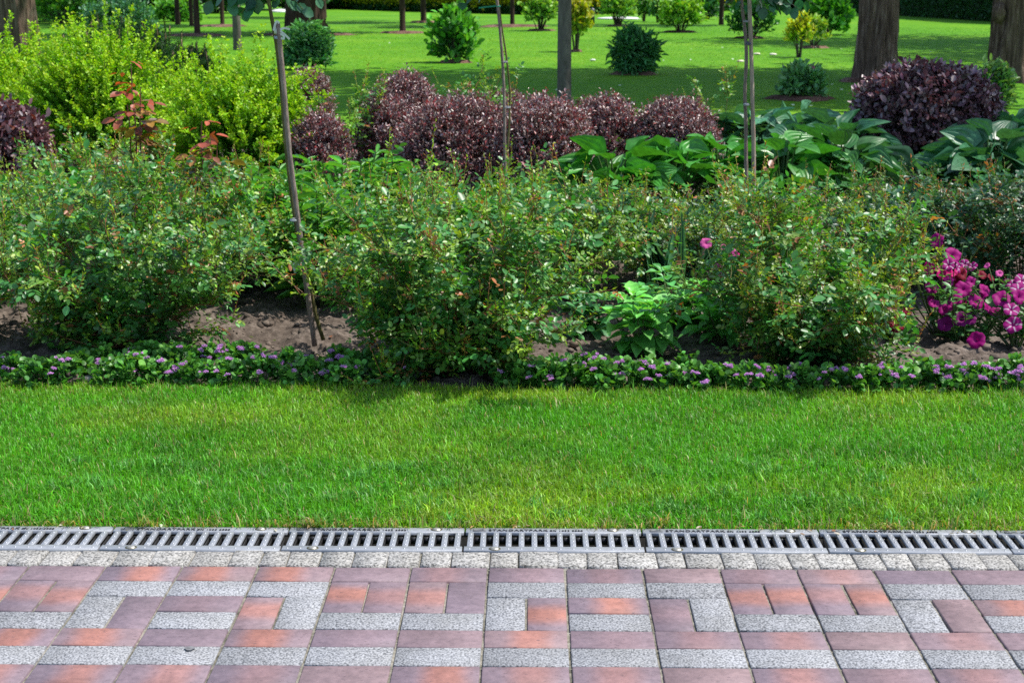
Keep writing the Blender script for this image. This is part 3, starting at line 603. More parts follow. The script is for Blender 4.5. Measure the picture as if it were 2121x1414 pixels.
# hybrid tea rose with coppery young leaves
def teabig(canes):
    def f(rng,SB,LB):
        for (x,y,H,rdn) in canes:
            t=np.linspace(0,1,8)[:,None]; pts=np.c_[x*(.5+.5*t)+rng.normal(0,.006,(8,1)),y+0*t,H*t]; tube(SB,pts,np.linspace(.007,.003,8),(.11,.035,.025),5,False)
            for tt in np.linspace(.35,1.0,15):
                q=np.array([x*(.5+.5*tt),y,H*tt]); ph=rng.uniform(0,2*math.pi); r=np.array([math.cos(ph),math.sin(ph)*.7,.25-.2*tt]); r=unit(r); nn=unit(UP+rng.normal(0,.3,3)); s_=unit(np.cross(r,nn))
                a=np.clip((tt-.45)/.45,0,1)*rdn; base=np.array([.03,.10,.045])*(1-a)+(np.array([.36,.07,.03]) if tt>.82 else np.array([.45,.22,.03]) if rng.random()<.55 else np.array([.24,.12,.08]))*a
                l=.074*rng.uniform(.8,1.2)*(1.0 if tt<.95 else .65)
                for off,sd in ((1.0,0),(.55,1),(.55,-1)):
                    d=r if sd==0 else unit(r*.5+s_*sd)
                    scatter(LB,OVATE,(q+r*.075*off)[None],d[None]-UP*.25,unit(nn+rng.normal(0,.25,3))[None],np.array([l]),np.array([l*.6]),jitcol(rng,base[None],.2,.08))
    return f
rose('tall rose with coppery red young leaves standing before the golden shrubs',300,8.6,.25,.62,10,130,leaf=.032,redamt=.2,name='tea_rose',group='coppery tea roses',big=teabig([(-.02,0,1.12,1),(.03,-.03,1.0,.9),(-.05,.02,.9,.8),(.06,.03,.78,.5)]))
rose('shorter rose with orange-red tip leaves beneath the right-hand golden shrub',430,8.4,.2,.55,8,131,leaf=.032,redamt=.2,name='tea_rose',group='coppery tea roses',big=teabig([(0,0,.83,1),(.08,.02,.74,.6)]))

# ------------------------------------------------------------------ golden and purple barberries
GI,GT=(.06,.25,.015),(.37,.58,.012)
def gold(label,px,Y,rx,ry,h,nb,seed,**k):
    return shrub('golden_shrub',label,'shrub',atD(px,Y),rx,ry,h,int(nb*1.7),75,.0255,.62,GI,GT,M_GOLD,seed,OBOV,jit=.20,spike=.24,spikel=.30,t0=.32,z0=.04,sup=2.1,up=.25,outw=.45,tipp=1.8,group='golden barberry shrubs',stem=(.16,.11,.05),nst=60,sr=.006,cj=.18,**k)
gold('big golden-yellow barberry with upright sprays in front of the dwarf pine',215,12.9,.78,.62,.98,520,201)
gold('golden-yellow barberry right beside the leaning stake, spilling towards the purple mounds',505,12.2,.62,.55,.80,430,202)
gold('golden-yellow barberry cut off by the left edge, behind the purple left shrub',20,13.6,.62,.55,.92,330,203)
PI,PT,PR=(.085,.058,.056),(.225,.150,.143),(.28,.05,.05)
def purple(label,px,Y,rx,ry,h,nb,seed,leaf=.025,asp=.46,group='clipped purple barberry mounds',acca=.16,tm=OBOV,**k):
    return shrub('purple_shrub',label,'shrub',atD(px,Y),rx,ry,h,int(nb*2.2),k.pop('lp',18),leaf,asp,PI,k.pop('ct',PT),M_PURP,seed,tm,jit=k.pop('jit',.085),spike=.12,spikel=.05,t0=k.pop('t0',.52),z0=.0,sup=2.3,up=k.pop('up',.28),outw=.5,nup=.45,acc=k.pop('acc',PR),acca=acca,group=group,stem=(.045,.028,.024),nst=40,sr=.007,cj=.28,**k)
purple('left half of the large double purple mound, reddish tips, second stake in front',945,11.0,.46,.42,.72,950,211)
purple('right half of the large double purple mound, darkest in its lower right flank',1122,10.8,.40,.42,.74,900,212)
purple('rear purple mound with flat top, furthest back of the mounds left of the second stake',835,14.0,.37,.34,.72,560,213)
purple('mid purple mound wedged behind the left end of the double mound',808,12.4,.27,.30,.62,480,214)
purple('rear purple mound behind the second stake, mostly hidden by the double mound',1045,13.9,.27,.28,.60,380,215)
purple('purple mound just right of the double mound, at the foot of the grey trunk',1248,12.6,.34,.34,.62,620,216)
purple('purple mound at the right end of the row, left of the blue-green hostas',1398,12.4,.36,.36,.62,640,217,acca=.12)
purple('small purple mound just right of the leaning stake, under the golden sprays',662,12.0,.26,.27,.54,430,218)
purple('small purple mound behind the leaning stake, below the round willow-leaved shrub',640,16.6,.28,.28,.62,380,219)
purple('broad dark purple round shrub with large leaves before the old right trunk',1912,13.3,.62,.52,.83,950,221,leaf=.05,asp=.60,tm=OVATE,group='large-leaved purple smoke shrubs',acca=.05,acc=(.10,.07,.05),ct=(.15,.085,.105),lp=13,jit=.07)
purple('large-leaved purple shrub cut off by the left edge of the picture',22,11.2,.32,.34,.66,430,222,leaf=.045,asp=.62,tm=OVATE,group='large-leaved purple smoke shrubs',acca=.07,acc=(.20,.06,.03),ct=(.17,.09,.10),lp=13)

# ------------------------------------------------------------------ hostas
def hosta(label,px,Y,n,seed,leaf=.18,col=(.06,.26,.034),h=.42,rad=.34,group='hosta clumps'):
    rng=np.random.default_rng(seed); p=atD(px,Y); root=thing('hosta',label,'hosta',(p[0],p[1],-.03),group); LB=Buf(); SB=Buf()
    for tm in (HOSTA,HOSTB):
        k=int(n*1.15); ph=rng.uniform(0,2*math.pi,k); q=np.sqrt(rng.uniform(.02,1,k)); el=rng.uniform(-.25,1.3,k)*(1-q*.55)
        tip=np.c_[np.cos(ph)*q*rad,np.sin(ph)*q*rad,h*(1.05-.55*q**2)*rng.uniform(.75,1.12,k)]
        d=unit(np.c_[np.cos(ph),np.sin(ph),el-.15]); N=unit(UP*1.0-d*.2+rng.normal(0,.38,(k,3)))
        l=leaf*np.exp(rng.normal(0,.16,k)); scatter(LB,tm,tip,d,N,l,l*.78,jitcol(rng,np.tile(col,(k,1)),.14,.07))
        for i in range(k):
            v=np.linspace(0,1,5)[:,None]; b=np.array([tip[i,0]*.12,tip[i,1]*.12,0]); tube(SB,b*(1-v)+tip[i]*v+UP*.05*np.sin(math.pi*v),.006,(.08,.16,.04),4,False)
    SB.build('stalks',M_SOFT,root); LB.build('foliage',M_HOST,root,True)
BL=(.06,.20,.10)
hosta('bright green hosta clump tucked against the right flank of the double purple mound',1275,10.3,30,301)
hosta('green hosta with upturned leaves in front of the last purple mound',1400,10.6,30,302)
hosta('green hosta just left of the bamboo cane, half behind it',1490,10.9,28,303)
hosta('green hosta right of the bamboo cane, its leaves lit pale along the ribs',1620,10.7,30,304,leaf=.19)
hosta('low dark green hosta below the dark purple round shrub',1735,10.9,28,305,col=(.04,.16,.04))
hosta('blue-green hosta behind the bamboo cane, beside the last purple mound',1560,13.1,30,311,col=BL,leaf=.19)
hosta('blue-green hosta with puckered leaves in front of the pink-flowered shrub',1655,13.3,30,312,col=BL,leaf=.19)
hosta('blue-green hosta tucked against the left side of the dark purple round shrub',1740,12.6,26,313,col=(.05,.17,.075),leaf=.19)
hosta('blue-green hosta at the right edge, right of the dark purple round shrub',2085,12.9,30,314,col=BL,leaf=.24)
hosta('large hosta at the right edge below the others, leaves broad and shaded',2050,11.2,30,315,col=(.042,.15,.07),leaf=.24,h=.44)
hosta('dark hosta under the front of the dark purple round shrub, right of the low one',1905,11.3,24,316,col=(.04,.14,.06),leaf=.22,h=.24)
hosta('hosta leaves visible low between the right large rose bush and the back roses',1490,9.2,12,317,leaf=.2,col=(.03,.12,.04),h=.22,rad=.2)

# ------------------------------------------------------------------ peonies (lance leaves), broad-leaved plants, iris
def peony(label,px,Y,h,n,seed,col=(.10,.33,.05),leaf=.095,asp=.24):
    rng=np.random.default_rng(seed); p=atD(px,Y); root=thing('peony',label,'perennial',(p[0],p[1],-.03),'lance-leaved peonies'); LB=Buf(); SB=Buf()
    for s_ in range(n):
        ph=rng.uniform(0,2*math.pi); r=.26*math.sqrt(rng.random()); H=h*rng.uniform(.75,1.08); b=np.array([math.cos(ph)*r*.35,math.sin(ph)*r*.35,0]); e=np.array([math.cos(ph)*r,math.sin(ph)*r,H])
        tube(SB,[b,(b+e)/2+UP*.02,e],[.005,.004,.003],(.10,.16,.04),4,False)
        k=32; t=rng.uniform(.15,1.0,k); P=b+(e-b)*t[:,None]; a=rng.uniform(0,2*math.pi,k); d=unit(np.c_[np.cos(a),np.sin(a),rng.uniform(.0,.9,k)*t]); l=leaf*np.exp(rng.normal(0,.18,k))
        scatter(LB,LONG,P,d,unit(UP+rng.normal(0,.25,(k,3))),l,l*asp,jitcol(rng,np.tile(col,(k,1)),.17,.06))
    SB.build('stems',M_SOFT,root); LB.build('foliage',M_SOFT,root)
peony('light green lance-leaved peony just left of the leaning stake',585,7.9,.58,22,401)
peony('light green lance-leaved peony right behind the leaning stake',665,7.5,.55,24,402)
peony('light green lance-leaved peony under the small purple mound, right of the stake',700,8.6,.60,20,403)
peony('pale lance-leaved peony in front of the left end of the double mound',800,9.3,.52,16,404)
def broad(label,px,Y,n,seed,rad=.24,h=.23,leaf=.11,col=(.15,.45,.09),asp=.62):
    rng=np.random.default_rng(seed); p=atD(px,Y); root=thing('leafy_perennial',label,'perennial',(p[0],p[1],-.03),'broad-leaved perennials'); LB=Buf(); SB=Buf()
    for s_ in range(n):
        ph=2*math.pi*s_/n+rng.uniform(-.3,.3); r=rad*(.2+.55*rng.random()); H=h*rng.uniform(.6,1.1); b=np.array([math.cos(ph)*.03,math.sin(ph)*.03,0]); e=np.array([math.cos(ph)*r,math.sin(ph)*r,H])
        tube(SB,[b,(b+e)/2,e],[.006,.005,.004],(.12,.19,.06),5,False)
        for lvl,(t,kl,sc) in enumerate(((.35,3,1.0),(.68,4,1.0),(.97,5,.72),(1.03,3,.4))):
            a=rng.uniform(0,6.28)+np.arange(kl)*2*math.pi/kl; q=b+(e-b)*t
            d=unit(np.c_[np.cos(a),np.sin(a),np.full(kl,-.15+.35*lvl)]+rng.normal(0,.12,(kl,3))); l=leaf*sc*np.exp(rng.normal(0,.14,kl))
            scatter(LB,BROAD,np.tile(q,(kl,1))+d*.02,d,unit(UP*1.2+rng.normal(0,.2,(kl,3))),l,l*asp,jitcol(rng,np.tile(np.array(col)*(1+.25*(lvl>1)),(kl,1)),.14,.06))
    SB.build('stems',M_SOFT,root); LB.build('foliage',M_SOFT,root,True)
broad('bright broad-leaved perennial on bare soil behind the edging, between two large roses',1330,6.55,9,411)
broad('broad-leaved perennial right behind the bright one, at the foot of the iris blades',1385,7.1,7,412,leaf=.11,h=.20,col=(.10,.34,.09))
broad('broad-leaved perennial half hidden behind the right large rose bush',1465,7.0,7,413,leaf=.10,h=.20,col=(.12,.38,.06))
broad('fresh green broad-leaved perennial filling the gap at the left foot of the right large rose',1500,6.75,8,415,leaf=.10,h=.22)
broad('small broad-leaved perennial under the right flank of the middle rose bush',1215,6.9,6,414,leaf=.09,h=.18,rad=.16,col=(.06,.21,.07))
def iris(label,px,Y,seed):
    rng=np.random.default_rng(seed); p=atD(px,Y); root=thing('iris',label,'perennial',(p[0],p[1],-.03)); LB=Buf(); n=16
    b=np.c_[rng.normal(0,.06,n),rng.normal(0,.03,n),np.zeros(n)]; d=unit(np.c_[rng.normal(0,.22,n),rng.normal(0,.12,n),np.ones(n)]); d[:4]=unit(np.array([[-.45,-.1,.8],[.4,0,.9],[.6,-.1,.75],[-.3,.1,1]]))
    N=unit(np.c_[rng.normal(0,.4,n),-np.ones(n),rng.normal(0,.2,n)]); l=rng.uniform(.34,.50,n)
    scatter(LB,LONG,b,d,N,l,l*.055,jitcol(rng,np.tile([.08,.21,.11],(n,1)),.15,.05)); LB.build('foliage',M_SOFT,root)
iris('upright blue-green iris blades rising behind the broad-leaved perennials',1385,7.5,421)

# ------------------------------------------------------------------ petunias
def petal_mesh(name,colf,seed):
    rng=np.random.default_rng(seed); B=Buf(); k=40; rings=[(.04,-.30),(.13,-.20),(.35,-.04),(.62,.03),(.85,.03),(1.0,-.05)]
    V=[];C=[]
    for j,(r,z) in enumerate(rings):
        for i in range(k):
            a=2*math.pi*i/k; lobe=1+.05*math.cos(5*a)*(r>.3)+.025*math.sin(11*a+seed)*(r>.8); wav=.09*math.sin(a*3+seed)*(r**2)+.06*math.sin(a*8+2*seed)*(r**4)
            V.append((r*lobe*math.cos(a),r*lobe*math.sin(a),z+wav)); C.append(colf(r,a))
    F=[[j*k+i,j*k+(i+1)%k,(j+1)*k+(i+1)%k,(j+1)*k+i] for j in range(len(rings)-1) for i in range(k)]
    B.add(np.array(V)*.0335,np.array(F).ravel().tolist()+list(range(k))[::-1],[4]*len(F)+[k],np.array(C)); o=B.build(name,M_PETAL,None,True); me=o.data; bpy.data.objects.remove(o); return me
def plain(c,th=(.05,.005,.05)): return lambda r,a: tuple(np.array(th)*(r<.12)+np.array(c)*(r>=.12))
def star(c): return lambda r,a: (.62,.52,.60) if abs(((a*2.5/math.pi)%1)-.5)<.14*(1.25-r) and r>.15 else c
FL={'mag':petal_mesh('flower',plain((.30,.001,.15)),1),'pur':petal_mesh('flower',plain((.17,.001,.115)),2),'pink':petal_mesh('flower',plain((.52,.004,.17),(.7,.45,.3)),3),
 'crim':petal_mesh('flower',plain((.17,.002,.016)),4),'star':petal_mesh('flower',star((.30,.004,.16)),5),'rose':petal_mesh('flower',plain((.62,.10,.34)),6)}
def petunia(label,px,Y,seed,h,rad,flowers,nl=520,leaf=.04,extra=5):
    rng=np.random.default_rng(seed); p=atD(px,Y); root=thing('petunia',label,'flower',(p[0],p[1],-.03),'petunia plants'); LB=Buf(); SB=Buf()
    ns=20
    for s_ in range(ns):
        ph=rng.uniform(0,6.28); r=rad*math.sqrt(rng.random()); H=h*rng.uniform(.55,1.0)*(1-.3*(r/rad)**2); e=np.array([math.cos(ph)*r,math.sin(ph)*r,H]); b=e*np.array([.2,.2,0])
        tube(SB,[b,b*.4+e*.6-UP*.03,e],[.004,.0035,.002],(.10,.17,.05),4,False)
        k=nl//ns; t=rng.uniform(.15,1.0,k); P=b+(e-b)*t[:,None]; a=rng.uniform(0,6.28,k); d=unit(np.c_[np.cos(a),np.sin(a),rng.uniform(-.1,.8,k)]); l=leaf*np.exp(rng.normal(0,.25,k))*(1.2-.5*t)
        scatter(LB,OVATE,P,d,unit(UP+rng.normal(0,.35,(k,3))),l,l*.55,jitcol(rng,np.tile([.09,.24,.07],(k,1)),.18,.07))
    ext=[]
    for k in range(extra):
        kd,fx,fy,ty,az,sc=flowers[rng.integers(len(flowers))]; ext.append((kd,fx+rng.normal(0,26),fy+rng.normal(0,20),ty+rng.uniform(-.02,.12),az+rng.normal(0,.7),sc*rng.uniform(.6,.95)))
    for kind,fx,fy,ty,az,sc in flowers+ext:
        q=atY(fx,fy,Y+ty)-np.array([p[0],p[1],-.03]); q[2]=max(q[2],.06); nrm=Vector((math.sin(az)*.75+rng.normal(0,.3),-math.cos(az)*.75,.35+.6*rng.random())).normalized()
        M=Matrix.Translation(Vector(q))@nrm.to_track_quat('Z','Y').to_matrix().to_4x4()@Matrix.Scale(sc,4)@Matrix.Rotation(rng.uniform(0,6),4,'Z')
        child('flower',FL[kind],root,M); tube(SB,[np.array([q[0]*.6,q[1]*.6,max(.03,q[2]*.55)]),q-np.array(nrm)*.02],[.003,.0025],(.10,.16,.05),4,False)
    SB.build('stems',M_SOFT,root); LB.build('foliage',M_SOFT,root)
petunia('magenta petunia plant on bare soil, one bloom hanging lowest at its front',1995,6.75,501,.36,.20,[('pur',1958,670,-.12,-.3,1.05),('pur',1990,660,-.1,.3,1.05),('mag',2022,706,-.2,.2,1.15),('mag',1995,598,0,-.1,1.15),('mag',2022,624,-.05,.1,1.15),('mag',1978,622,-.05,-.5,1.0),('mag',2040,600,.05,.5,.95),('mag',2048,640,-.05,.9,1.0),('pur',1962,585,.05,-.9,.9),('mag',1930,596,.05,-.6,.9),('mag',1958,640,-.08,-.7,.9),('mag',1935,628,-.05,-.9,.7)])
petunia('hot pink and crimson petunia plant behind the magenta one, beside the rose canes',1958,6.9,502,.50,.22,[('pink',1955,566,-.05,-.2,1.2),('pink',1925,555,0,-.5,1.0),('mag',1972,527,0,.1,1.2),('mag',1940,498,.05,-.3,1.0),('star',1965,548,-.05,.3,.9),('star',1985,553,-.05,.6,.8),('crim',1993,567,-.02,.4,.9),('crim',1980,582,-.02,.2,.8),('crim',2033,568,.1,.1,.75)],150)
petunia('petunia plant with white-striped blooms cut off at the right edge',2105,6.7,503,.36,.19,[('star',2095,640,-.1,.0,1.05),('star',2098,672,-.15,.1,1.15),('mag',2075,618,-.05,-.3,1.2),('star',2110,600,0,.1,1.1),('mag',2112,615,-.05,.4,1.0),('star',2118,580,.05,.2,1.0),('rose',2070,566,.1,-.2,.5),('mag',2060,645,-.03,-.5,.7)])
petunia('faded pink petunia plant seen through the left side of the right large rose bush',1522,6.95,504,.44,.16,[('rose',1510,525,0,-.2,1.1),('rose',1527,562,-.05,.1,1.2),('rose',1490,555,0,-.5,.8),('pink',1535,535,0,.3,.8)],140)
petunia('dark red petunia plant at the foot of the right large rose bush',1855,6.75,505,.16,.12,[('crim',1858,668,-.12,0,1.1),('crim',1868,650,-.05,.3,.8),('crim',1795,628,.1,-.4,.8)],90)

# ------------------------------------------------------------------ ageratum edging
def puff_mesh(seed):
    rng=np.random.default_rng(seed); B=Buf()
    for c in range(6):
        o=np.array([rng.normal(0,.007),rng.normal(0,.007),rng.uniform(-.001,.004)]); r=rng.uniform(.0042,.0065); n=46; d=srand(rng,n); d[:,2]=np.abs(d[:,2])*1.1-.15
        scatter(B,LANCE,np.tile(o,(n,1))+d*r*.35,d,srand(rng,n),r*rng.uniform(.7,1.15,n),.0017,jitcol(rng,np.tile([.72,.47,.80],(n,1)),.22,.08))
        B.add(ico_v*r*.6+o,np.array(ico_f).ravel(),[3]*20,(.58,.30,.68))
    o=B.build('flower_head',M_PETAL); me=o.data; bpy.data.objects.remove(o); return me
PUFF=[puff_mesh(s) for s in (1,2,3,4)]
AG=[(22,777,3,1,'half-cropped ageratum clump at the left edge of the edging'),
(80,792,2,1.05,'second ageratum clump from the left edge, close to the grass'),
(132,787,2,1.1,'leafy ageratum clump in front of the bare soil, right of the cropped one'),
(172,770,1,1.0,'ageratum clump standing back under the lower left canes of the large left rose'),
(212,763,3,1.1,'ageratum clump with three blooms tucked under the large left rose'),
(236,790,2,1.0,'front ageratum clump beside the grey stone at the grass edge'),
(282,789,2,1.1,'front ageratum clump with dense broad leaves below the large left rose'),
(300,756,2,1.0,'ageratum clump hidden deepest under the large left rose'),
(330,786,2,.95,'front ageratum clump of small leaves at the right foot of the large left rose'),
(372,762,4,1.15,'tall ageratum clump at the right end of the large left rose'),
(398,788,6,1.0,'low front ageratum clump with a tight cluster of six blooms, left of a gap'),
(440,758,8,1.0,'ageratum clump behind the gap, thick with lavender blooms'),
(476,786,3,.9,'small pale-leaved ageratum clump directly right of the soil gap'),
(512,750,4,.95,'ageratum clump set back on the bare soil left of the stake foot'),
(548,786,5,1.15,'ageratum clump second left of the stake foot, at the grass edge'),
(606,762,5,.9,'set-back ageratum clump left of the stake foot, blooms on top'),
(632,788,5,1.0,'ageratum clump right in front of the stake foot'),
(705,768,7,1.05,'ageratum clump right of the sapling trunk base, crowned with big blooms'),
(716,790,2,.95,'front ageratum clump just before the big-bloomed one right of the stake'),
(762,778,0,1.05,'flowerless ageratum clump left of the middle rose'),
(806,782,1,1.0,'shaded ageratum clump touching the left skirt of the middle rose'),
(1082,794,3,1.1,'ageratum clump at the right skirt of the middle rose, two blooms at its left'),
(1136,797,2,1.1,'bright leafy ageratum clump next but one right of the middle rose'),
(1180,796,3,1.05,'ageratum clump midway between the middle rose and the broad-leaved perennial'),
(1216,785,4,1.1,'set-back ageratum clump left of the broad-leaved perennial'),
(1250,800,5,1.0,'front ageratum clump with low blooms near the grass, left of the broad leaves'),
(1302,797,7,1.1,'ageratum clump full of pink-lavender blooms under the broad-leaved perennial'),
(1345,792,7,1.0,'ageratum clump with a row of bright blooms right under the drooping broad leaf'),
(1384,798,3,.95,'front ageratum clump right of the broad-leaved perennial'),
(1418,783,1,1.1,'nearly flowerless bright ageratum clump right of the broad-leaved perennial'),
(1462,799,3,1.0,'ageratum clump midway between the broad-leaved perennial and the right rose'),
(1502,797,3,.95,'small-leaved ageratum clump at the left skirt of the right large rose'),
(1556,800,6,1.0,'ageratum clump with a flat row of blooms under the right rose, left part'),
(1604,801,2,1.0,'dull ageratum clump under the middle of the right rose'),
(1652,801,6,1.0,'greyish ageratum clump with clustered blooms below the right rose'),
(1705,801,4,1.0,'ageratum clump below the right rose, right of the clustered greyish one'),
(1762,802,2,1.0,'shaded ageratum clump under the right skirt of the right rose'),
(1812,802,3,1.0,'ageratum clump where the right rose shade ends'),
(1862,803,4,1.0,'brown-tipped ageratum clump just past the right rose'),
(1910,799,3,1.1,'bright ageratum clump before the bare soil left of the magenta petunia'),
(1955,803,5,1.1,'ageratum clump below the magenta petunia, two blooms standing high'),
(2008,803,6,1.15,'ageratum clump in front of the lowest magenta petunia bloom'),
(2060,800,8,1.1,'ageratum clump crowded with pale blooms left of the right edge'),
(2108,800,6,1.1,'last ageratum clump, cropped by the right edge')]
for i,(px,py,nf,sc,lab) in enumerate(AG):
    rg=np.random.default_rng(900+i); p=G(px,py); sc*=rg.uniform(.95,1.08)
    pale=rg.random(); ci=np.array([.040,.17,.028]); ct=np.array([.14,.38,.06])*(1-.3*pale)
    o=shrub('ageratum',lab,'flower',p,.083*sc,.075*sc,.103*sc,36,13,.0205,.85,ci,ct,M_SOFT,900+i,ROUND,jit=.14,t0=.5,sup=2.2,up=.25,outw=.7,nup=.8,group='ageratum edging plants',stem=(.07,.12,.03),nst=10,sr=.003,z0=.08)
    for k in range(nf):
        a=rg.uniform(-3.5,.35) if rg.random()<.8 else rg.uniform(0,6.28); r=.085*sc*math.sqrt(rg.random()); z=.103*sc*(1.08-.55*(r/.083/sc)**2)+.010
        M=Matrix.Translation((r*math.cos(a),r*math.sin(a)-.012,z))@Matrix.Rotation(rg.uniform(0,6.28),4,'Z')@Matrix.Rotation(rg.normal(0,.3),4,'X')@Matrix.Scale(rg.uniform(.95,1.45),4)
        child('flower_head',PUFF[rg.integers(4)],o,M)
def stone(label,p,r,col,seed,flat=.5,name='stone',cat='stone',group=None):
    rg=np.random.default_rng(seed); B=Buf(); n=14; m=8; V=[]
    for j in range(m+1):
        th=math.pi*j/m
        for i in range(n):
            a=2*math.pi*i/n; d=np.array([math.sin(th)*math.cos(a),math.sin(th)*math.sin(a),math.cos(th)]); rr=1+.35*(vnoise(np.array([d[0]*1.6+seed+3]),np.array([d[1]*1.6+d[2]*1.3]),seed,3)[0]-.5)*2
            V.append(d*rr*r*np.array([1.3,1.0,flat]))
    F=[[j*n+i,j*n+(i+1)%n,(j+1)*n+(i+1)%n,(j+1)*n+i] for j in range(m) for i in range(n)]
    B.add(np.array(V),np.array(F)[:,::-1].ravel(),[4]*len(F),col); o=B.build(name,M_STONE,None,True); o.location=Vector([float(v) for v in p]); return tag(o,label,cat,group)
stone('small grey stone at the grass edge under the left edging clumps',G(186,787),.028,(.17,.165,.16),1,.8)
stone('brown lump of stone on the soil right of the middle rose',G(1190,712),.022,(.17,.12,.085),2,.8)

# ------------------------------------------------------------------ staked saplings
def path(pp,Y): return np.array([atY(x,y,Y) for x,y in pp])
def smooth(P,n=26):
    P=np.asarray(P); s=np.r_[0,np.cumsum(np.linalg.norm(np.diff(P,axis=0),axis=1))]; u=np.linspace(0,s[-1],n)
    Q=np.stack([np.interp(u,s,P[:,k]) for k in range(3)],-1)
    for _ in range(2): Q[1:-1]=(Q[:-2]+2*Q[1:-1]+Q[2:])/4
    return Q
def ring_tie(B,P,r,col,w=.008,dirv=(0,0,1)):
    a=np.linspace(0,2*math.pi,15)
    for dz in np.arange(-w/2,w/2+1e-6,.0035): tube(B,np.c_[P[0]+r[0]*np.cos(a),P[1]+r[1]*np.sin(a),np.full(15,P[2]+dz)+.002*np.sin(a)],.0022,col,4,False)
def rel(P,o): return np.asarray(P)-np.asarray(o)
def sapling(label,trunk,Y,r0,r1,crown,seed,leaf,lowleaves,twigs=(),m=M_STEMG):
    rng=np.random.default_rng(seed); T=path(trunk,Y); b=T[0].copy(); b[2]=min(b[2],-.03); root=thing('young_tree',label,'tree',b,'staked young trees'); B=Buf(); T=smooth(rel(T,b),34); r=np.linspace(r0,r1,34); r=r*(1+.06*rng.normal(size=34)); tube(B,T,r,(.1,.1,.05),9)
    for k in rng.choice(np.arange(4,32),6,replace=False): B.add(ico_v*r[k]*.55+T[k]+unit(np.array([rng.normal(),rng.normal(),0]))*r[k]*.75,np.array(ico_f).ravel(),[3]*20,(.1,.1,.05))
    top=T[-1]; LB=Buf(); P=[];D=[]
    cx,cy,cz,cr=crown; cen=top+np.array([cx,cy,cz])
    for k in range(34):
        e=cen+srand(rng,1)[0]*cr*rng.uniform(.5,1)*np.array([1.25,1.0,.8]); v=np.linspace(0,1,6)[:,None]; pts=top*(1-v)+e*v+UP*.08*np.sin(math.pi*v); tube(B,pts,np.linspace(r1*.55,.0015,6),(.1,.1,.05),5,False)
        for t in rng.uniform(.3,1,15): P.append(top*(1-t)+e*t+UP*.08*math.sin(math.pi*t)+rng.normal(0,.03,3)); D.append(unit(e-top+rng.normal(0,.25,3)-UP*.12))
    P=np.array(P);D=np.array(D); k=len(P); d=unit(D*.5+srand(rng,k)*.8-UP*.35); l=leaf*np.exp(rng.normal(0,.18,k))
    scatter(LB,OVATE,P,d,unit(UP+rng.normal(0,.4,(k,3))),l,l*.78,jitcol(rng,np.tile([.035,.15,.05],(k,1)),.2,.08))
    # low hanging sprays that reach into the picture
    for (tip,ctr,k) in lowleaves:
        q=rel(atY(*ctr,Y),b); e=rel(atY(*tip,Y),b); v=np.linspace(0,1,6)[:,None]; tube(B,q*(1-v)+e*v+UP*.02*np.sin(math.pi*v),np.linspace(.004,.0012,6),(.12,.11,.05),5,False)
        for j in range(k):
            t=.35+.65*(j+.5)/k; d=unit((e-q)*2+np.array([rng.normal(0,.5),rng.normal(0,.5),-.4*rng.random()-.25])); l=leaf*rng.uniform(.85,1.2)
            scatter(LB,OVATE,(q*(1-t)+e*t)[None],d[None],unit(np.array([rng.normal(0,.5),-.6+rng.normal(0,.5),.9]))[None],np.array([l]),np.array([l*.8]),jitcol(rng,np.array([[.035,.14,.06]]),.2,.08))
    B.build('trunk',m,root,True); LB.build('crown',M_ROSE,root)
def stakeobj(label,pts,Y,r0,r1,m,ties,seed,group='plant stakes'):
    rng=np.random.default_rng(seed); P=path(pts,Y); b=P[0].copy(); b[2]=min(b[2],-.03); root=thing('plant_stake',label,'stake',b,group); B=Buf(); Q=smooth(rel(P,b),24); Q[:,:2]+=np.cumsum(rng.normal(0,.0006,(24,2)),0); r=np.linspace(r0,r1,24)*(1+.03*rng.normal(size=24)); tube(B,Q,r,(.2,.15,.1),10); B.build('pole',m,root,True)
    for (px,py,rx,ry,w,col,tails) in ties:
        T=Buf(); c=rel(atY(px,py,Y),b); 
        if w>.012:
            k=22; a=np.linspace(0,2*math.pi,k); V=np.concatenate([np.c_[c[0]+rx*s*np.cos(a),c[1]+ry*s*np.sin(a),np.full(k,c[2]+z)] for z,s in ((-w/2,1),(w/2,1),(w/2,.93),(-w/2,.93))]); F=[[j*k+i,j*k+i+1,((j+1)%4)*k+i+1,((j+1)%4)*k+i] for j in range(4) for i in range(k-1)]
            T.add(V,np.array(F).ravel(),[4]*len(F),col)
        else: ring_tie(T,c,(rx,ry),col,w)
        for tl in tails:
            q=np.array([c+np.array(v) for v in tl]); q=smooth(q,12); d=unit(np.gradient(q,axis=0)); s_=unit(np.cross(d,np.array([.1,1,.2]))); hw=.0045
            V=np.concatenate([q-s_*hw,q+s_*hw]); n=12; F=[[i,i+1,n+i+1,n+i] for i in range(n-1)]; T.add(V,np.array(F).ravel(),[4]*(n-1),col)
        T.build('tie',M_TIE,root)
    return root
WH=(.62,.64,.62); GRY=(.30,.31,.33)
sapling('young grafted tree with olive stem bent at its base, leaning left along the stake',[(670,704),(657,668),(648,620),(640,585),(628,545),(612,460),(598,360),(589,262),(581,165),(573,90),(565,50),(557,8),(552,-30)],6.62,.0088,.0080,(-.02,0,.26,.34),601,.056,
  [((500,28),(552,-20),5),((470,8),(545,-22),4),((585,6),(556,-18),2),((630,22),(560,-25),4),((425,6),(540,-25),3),((520,18),(552,-15),4),((672,2),(575,-30),2)])
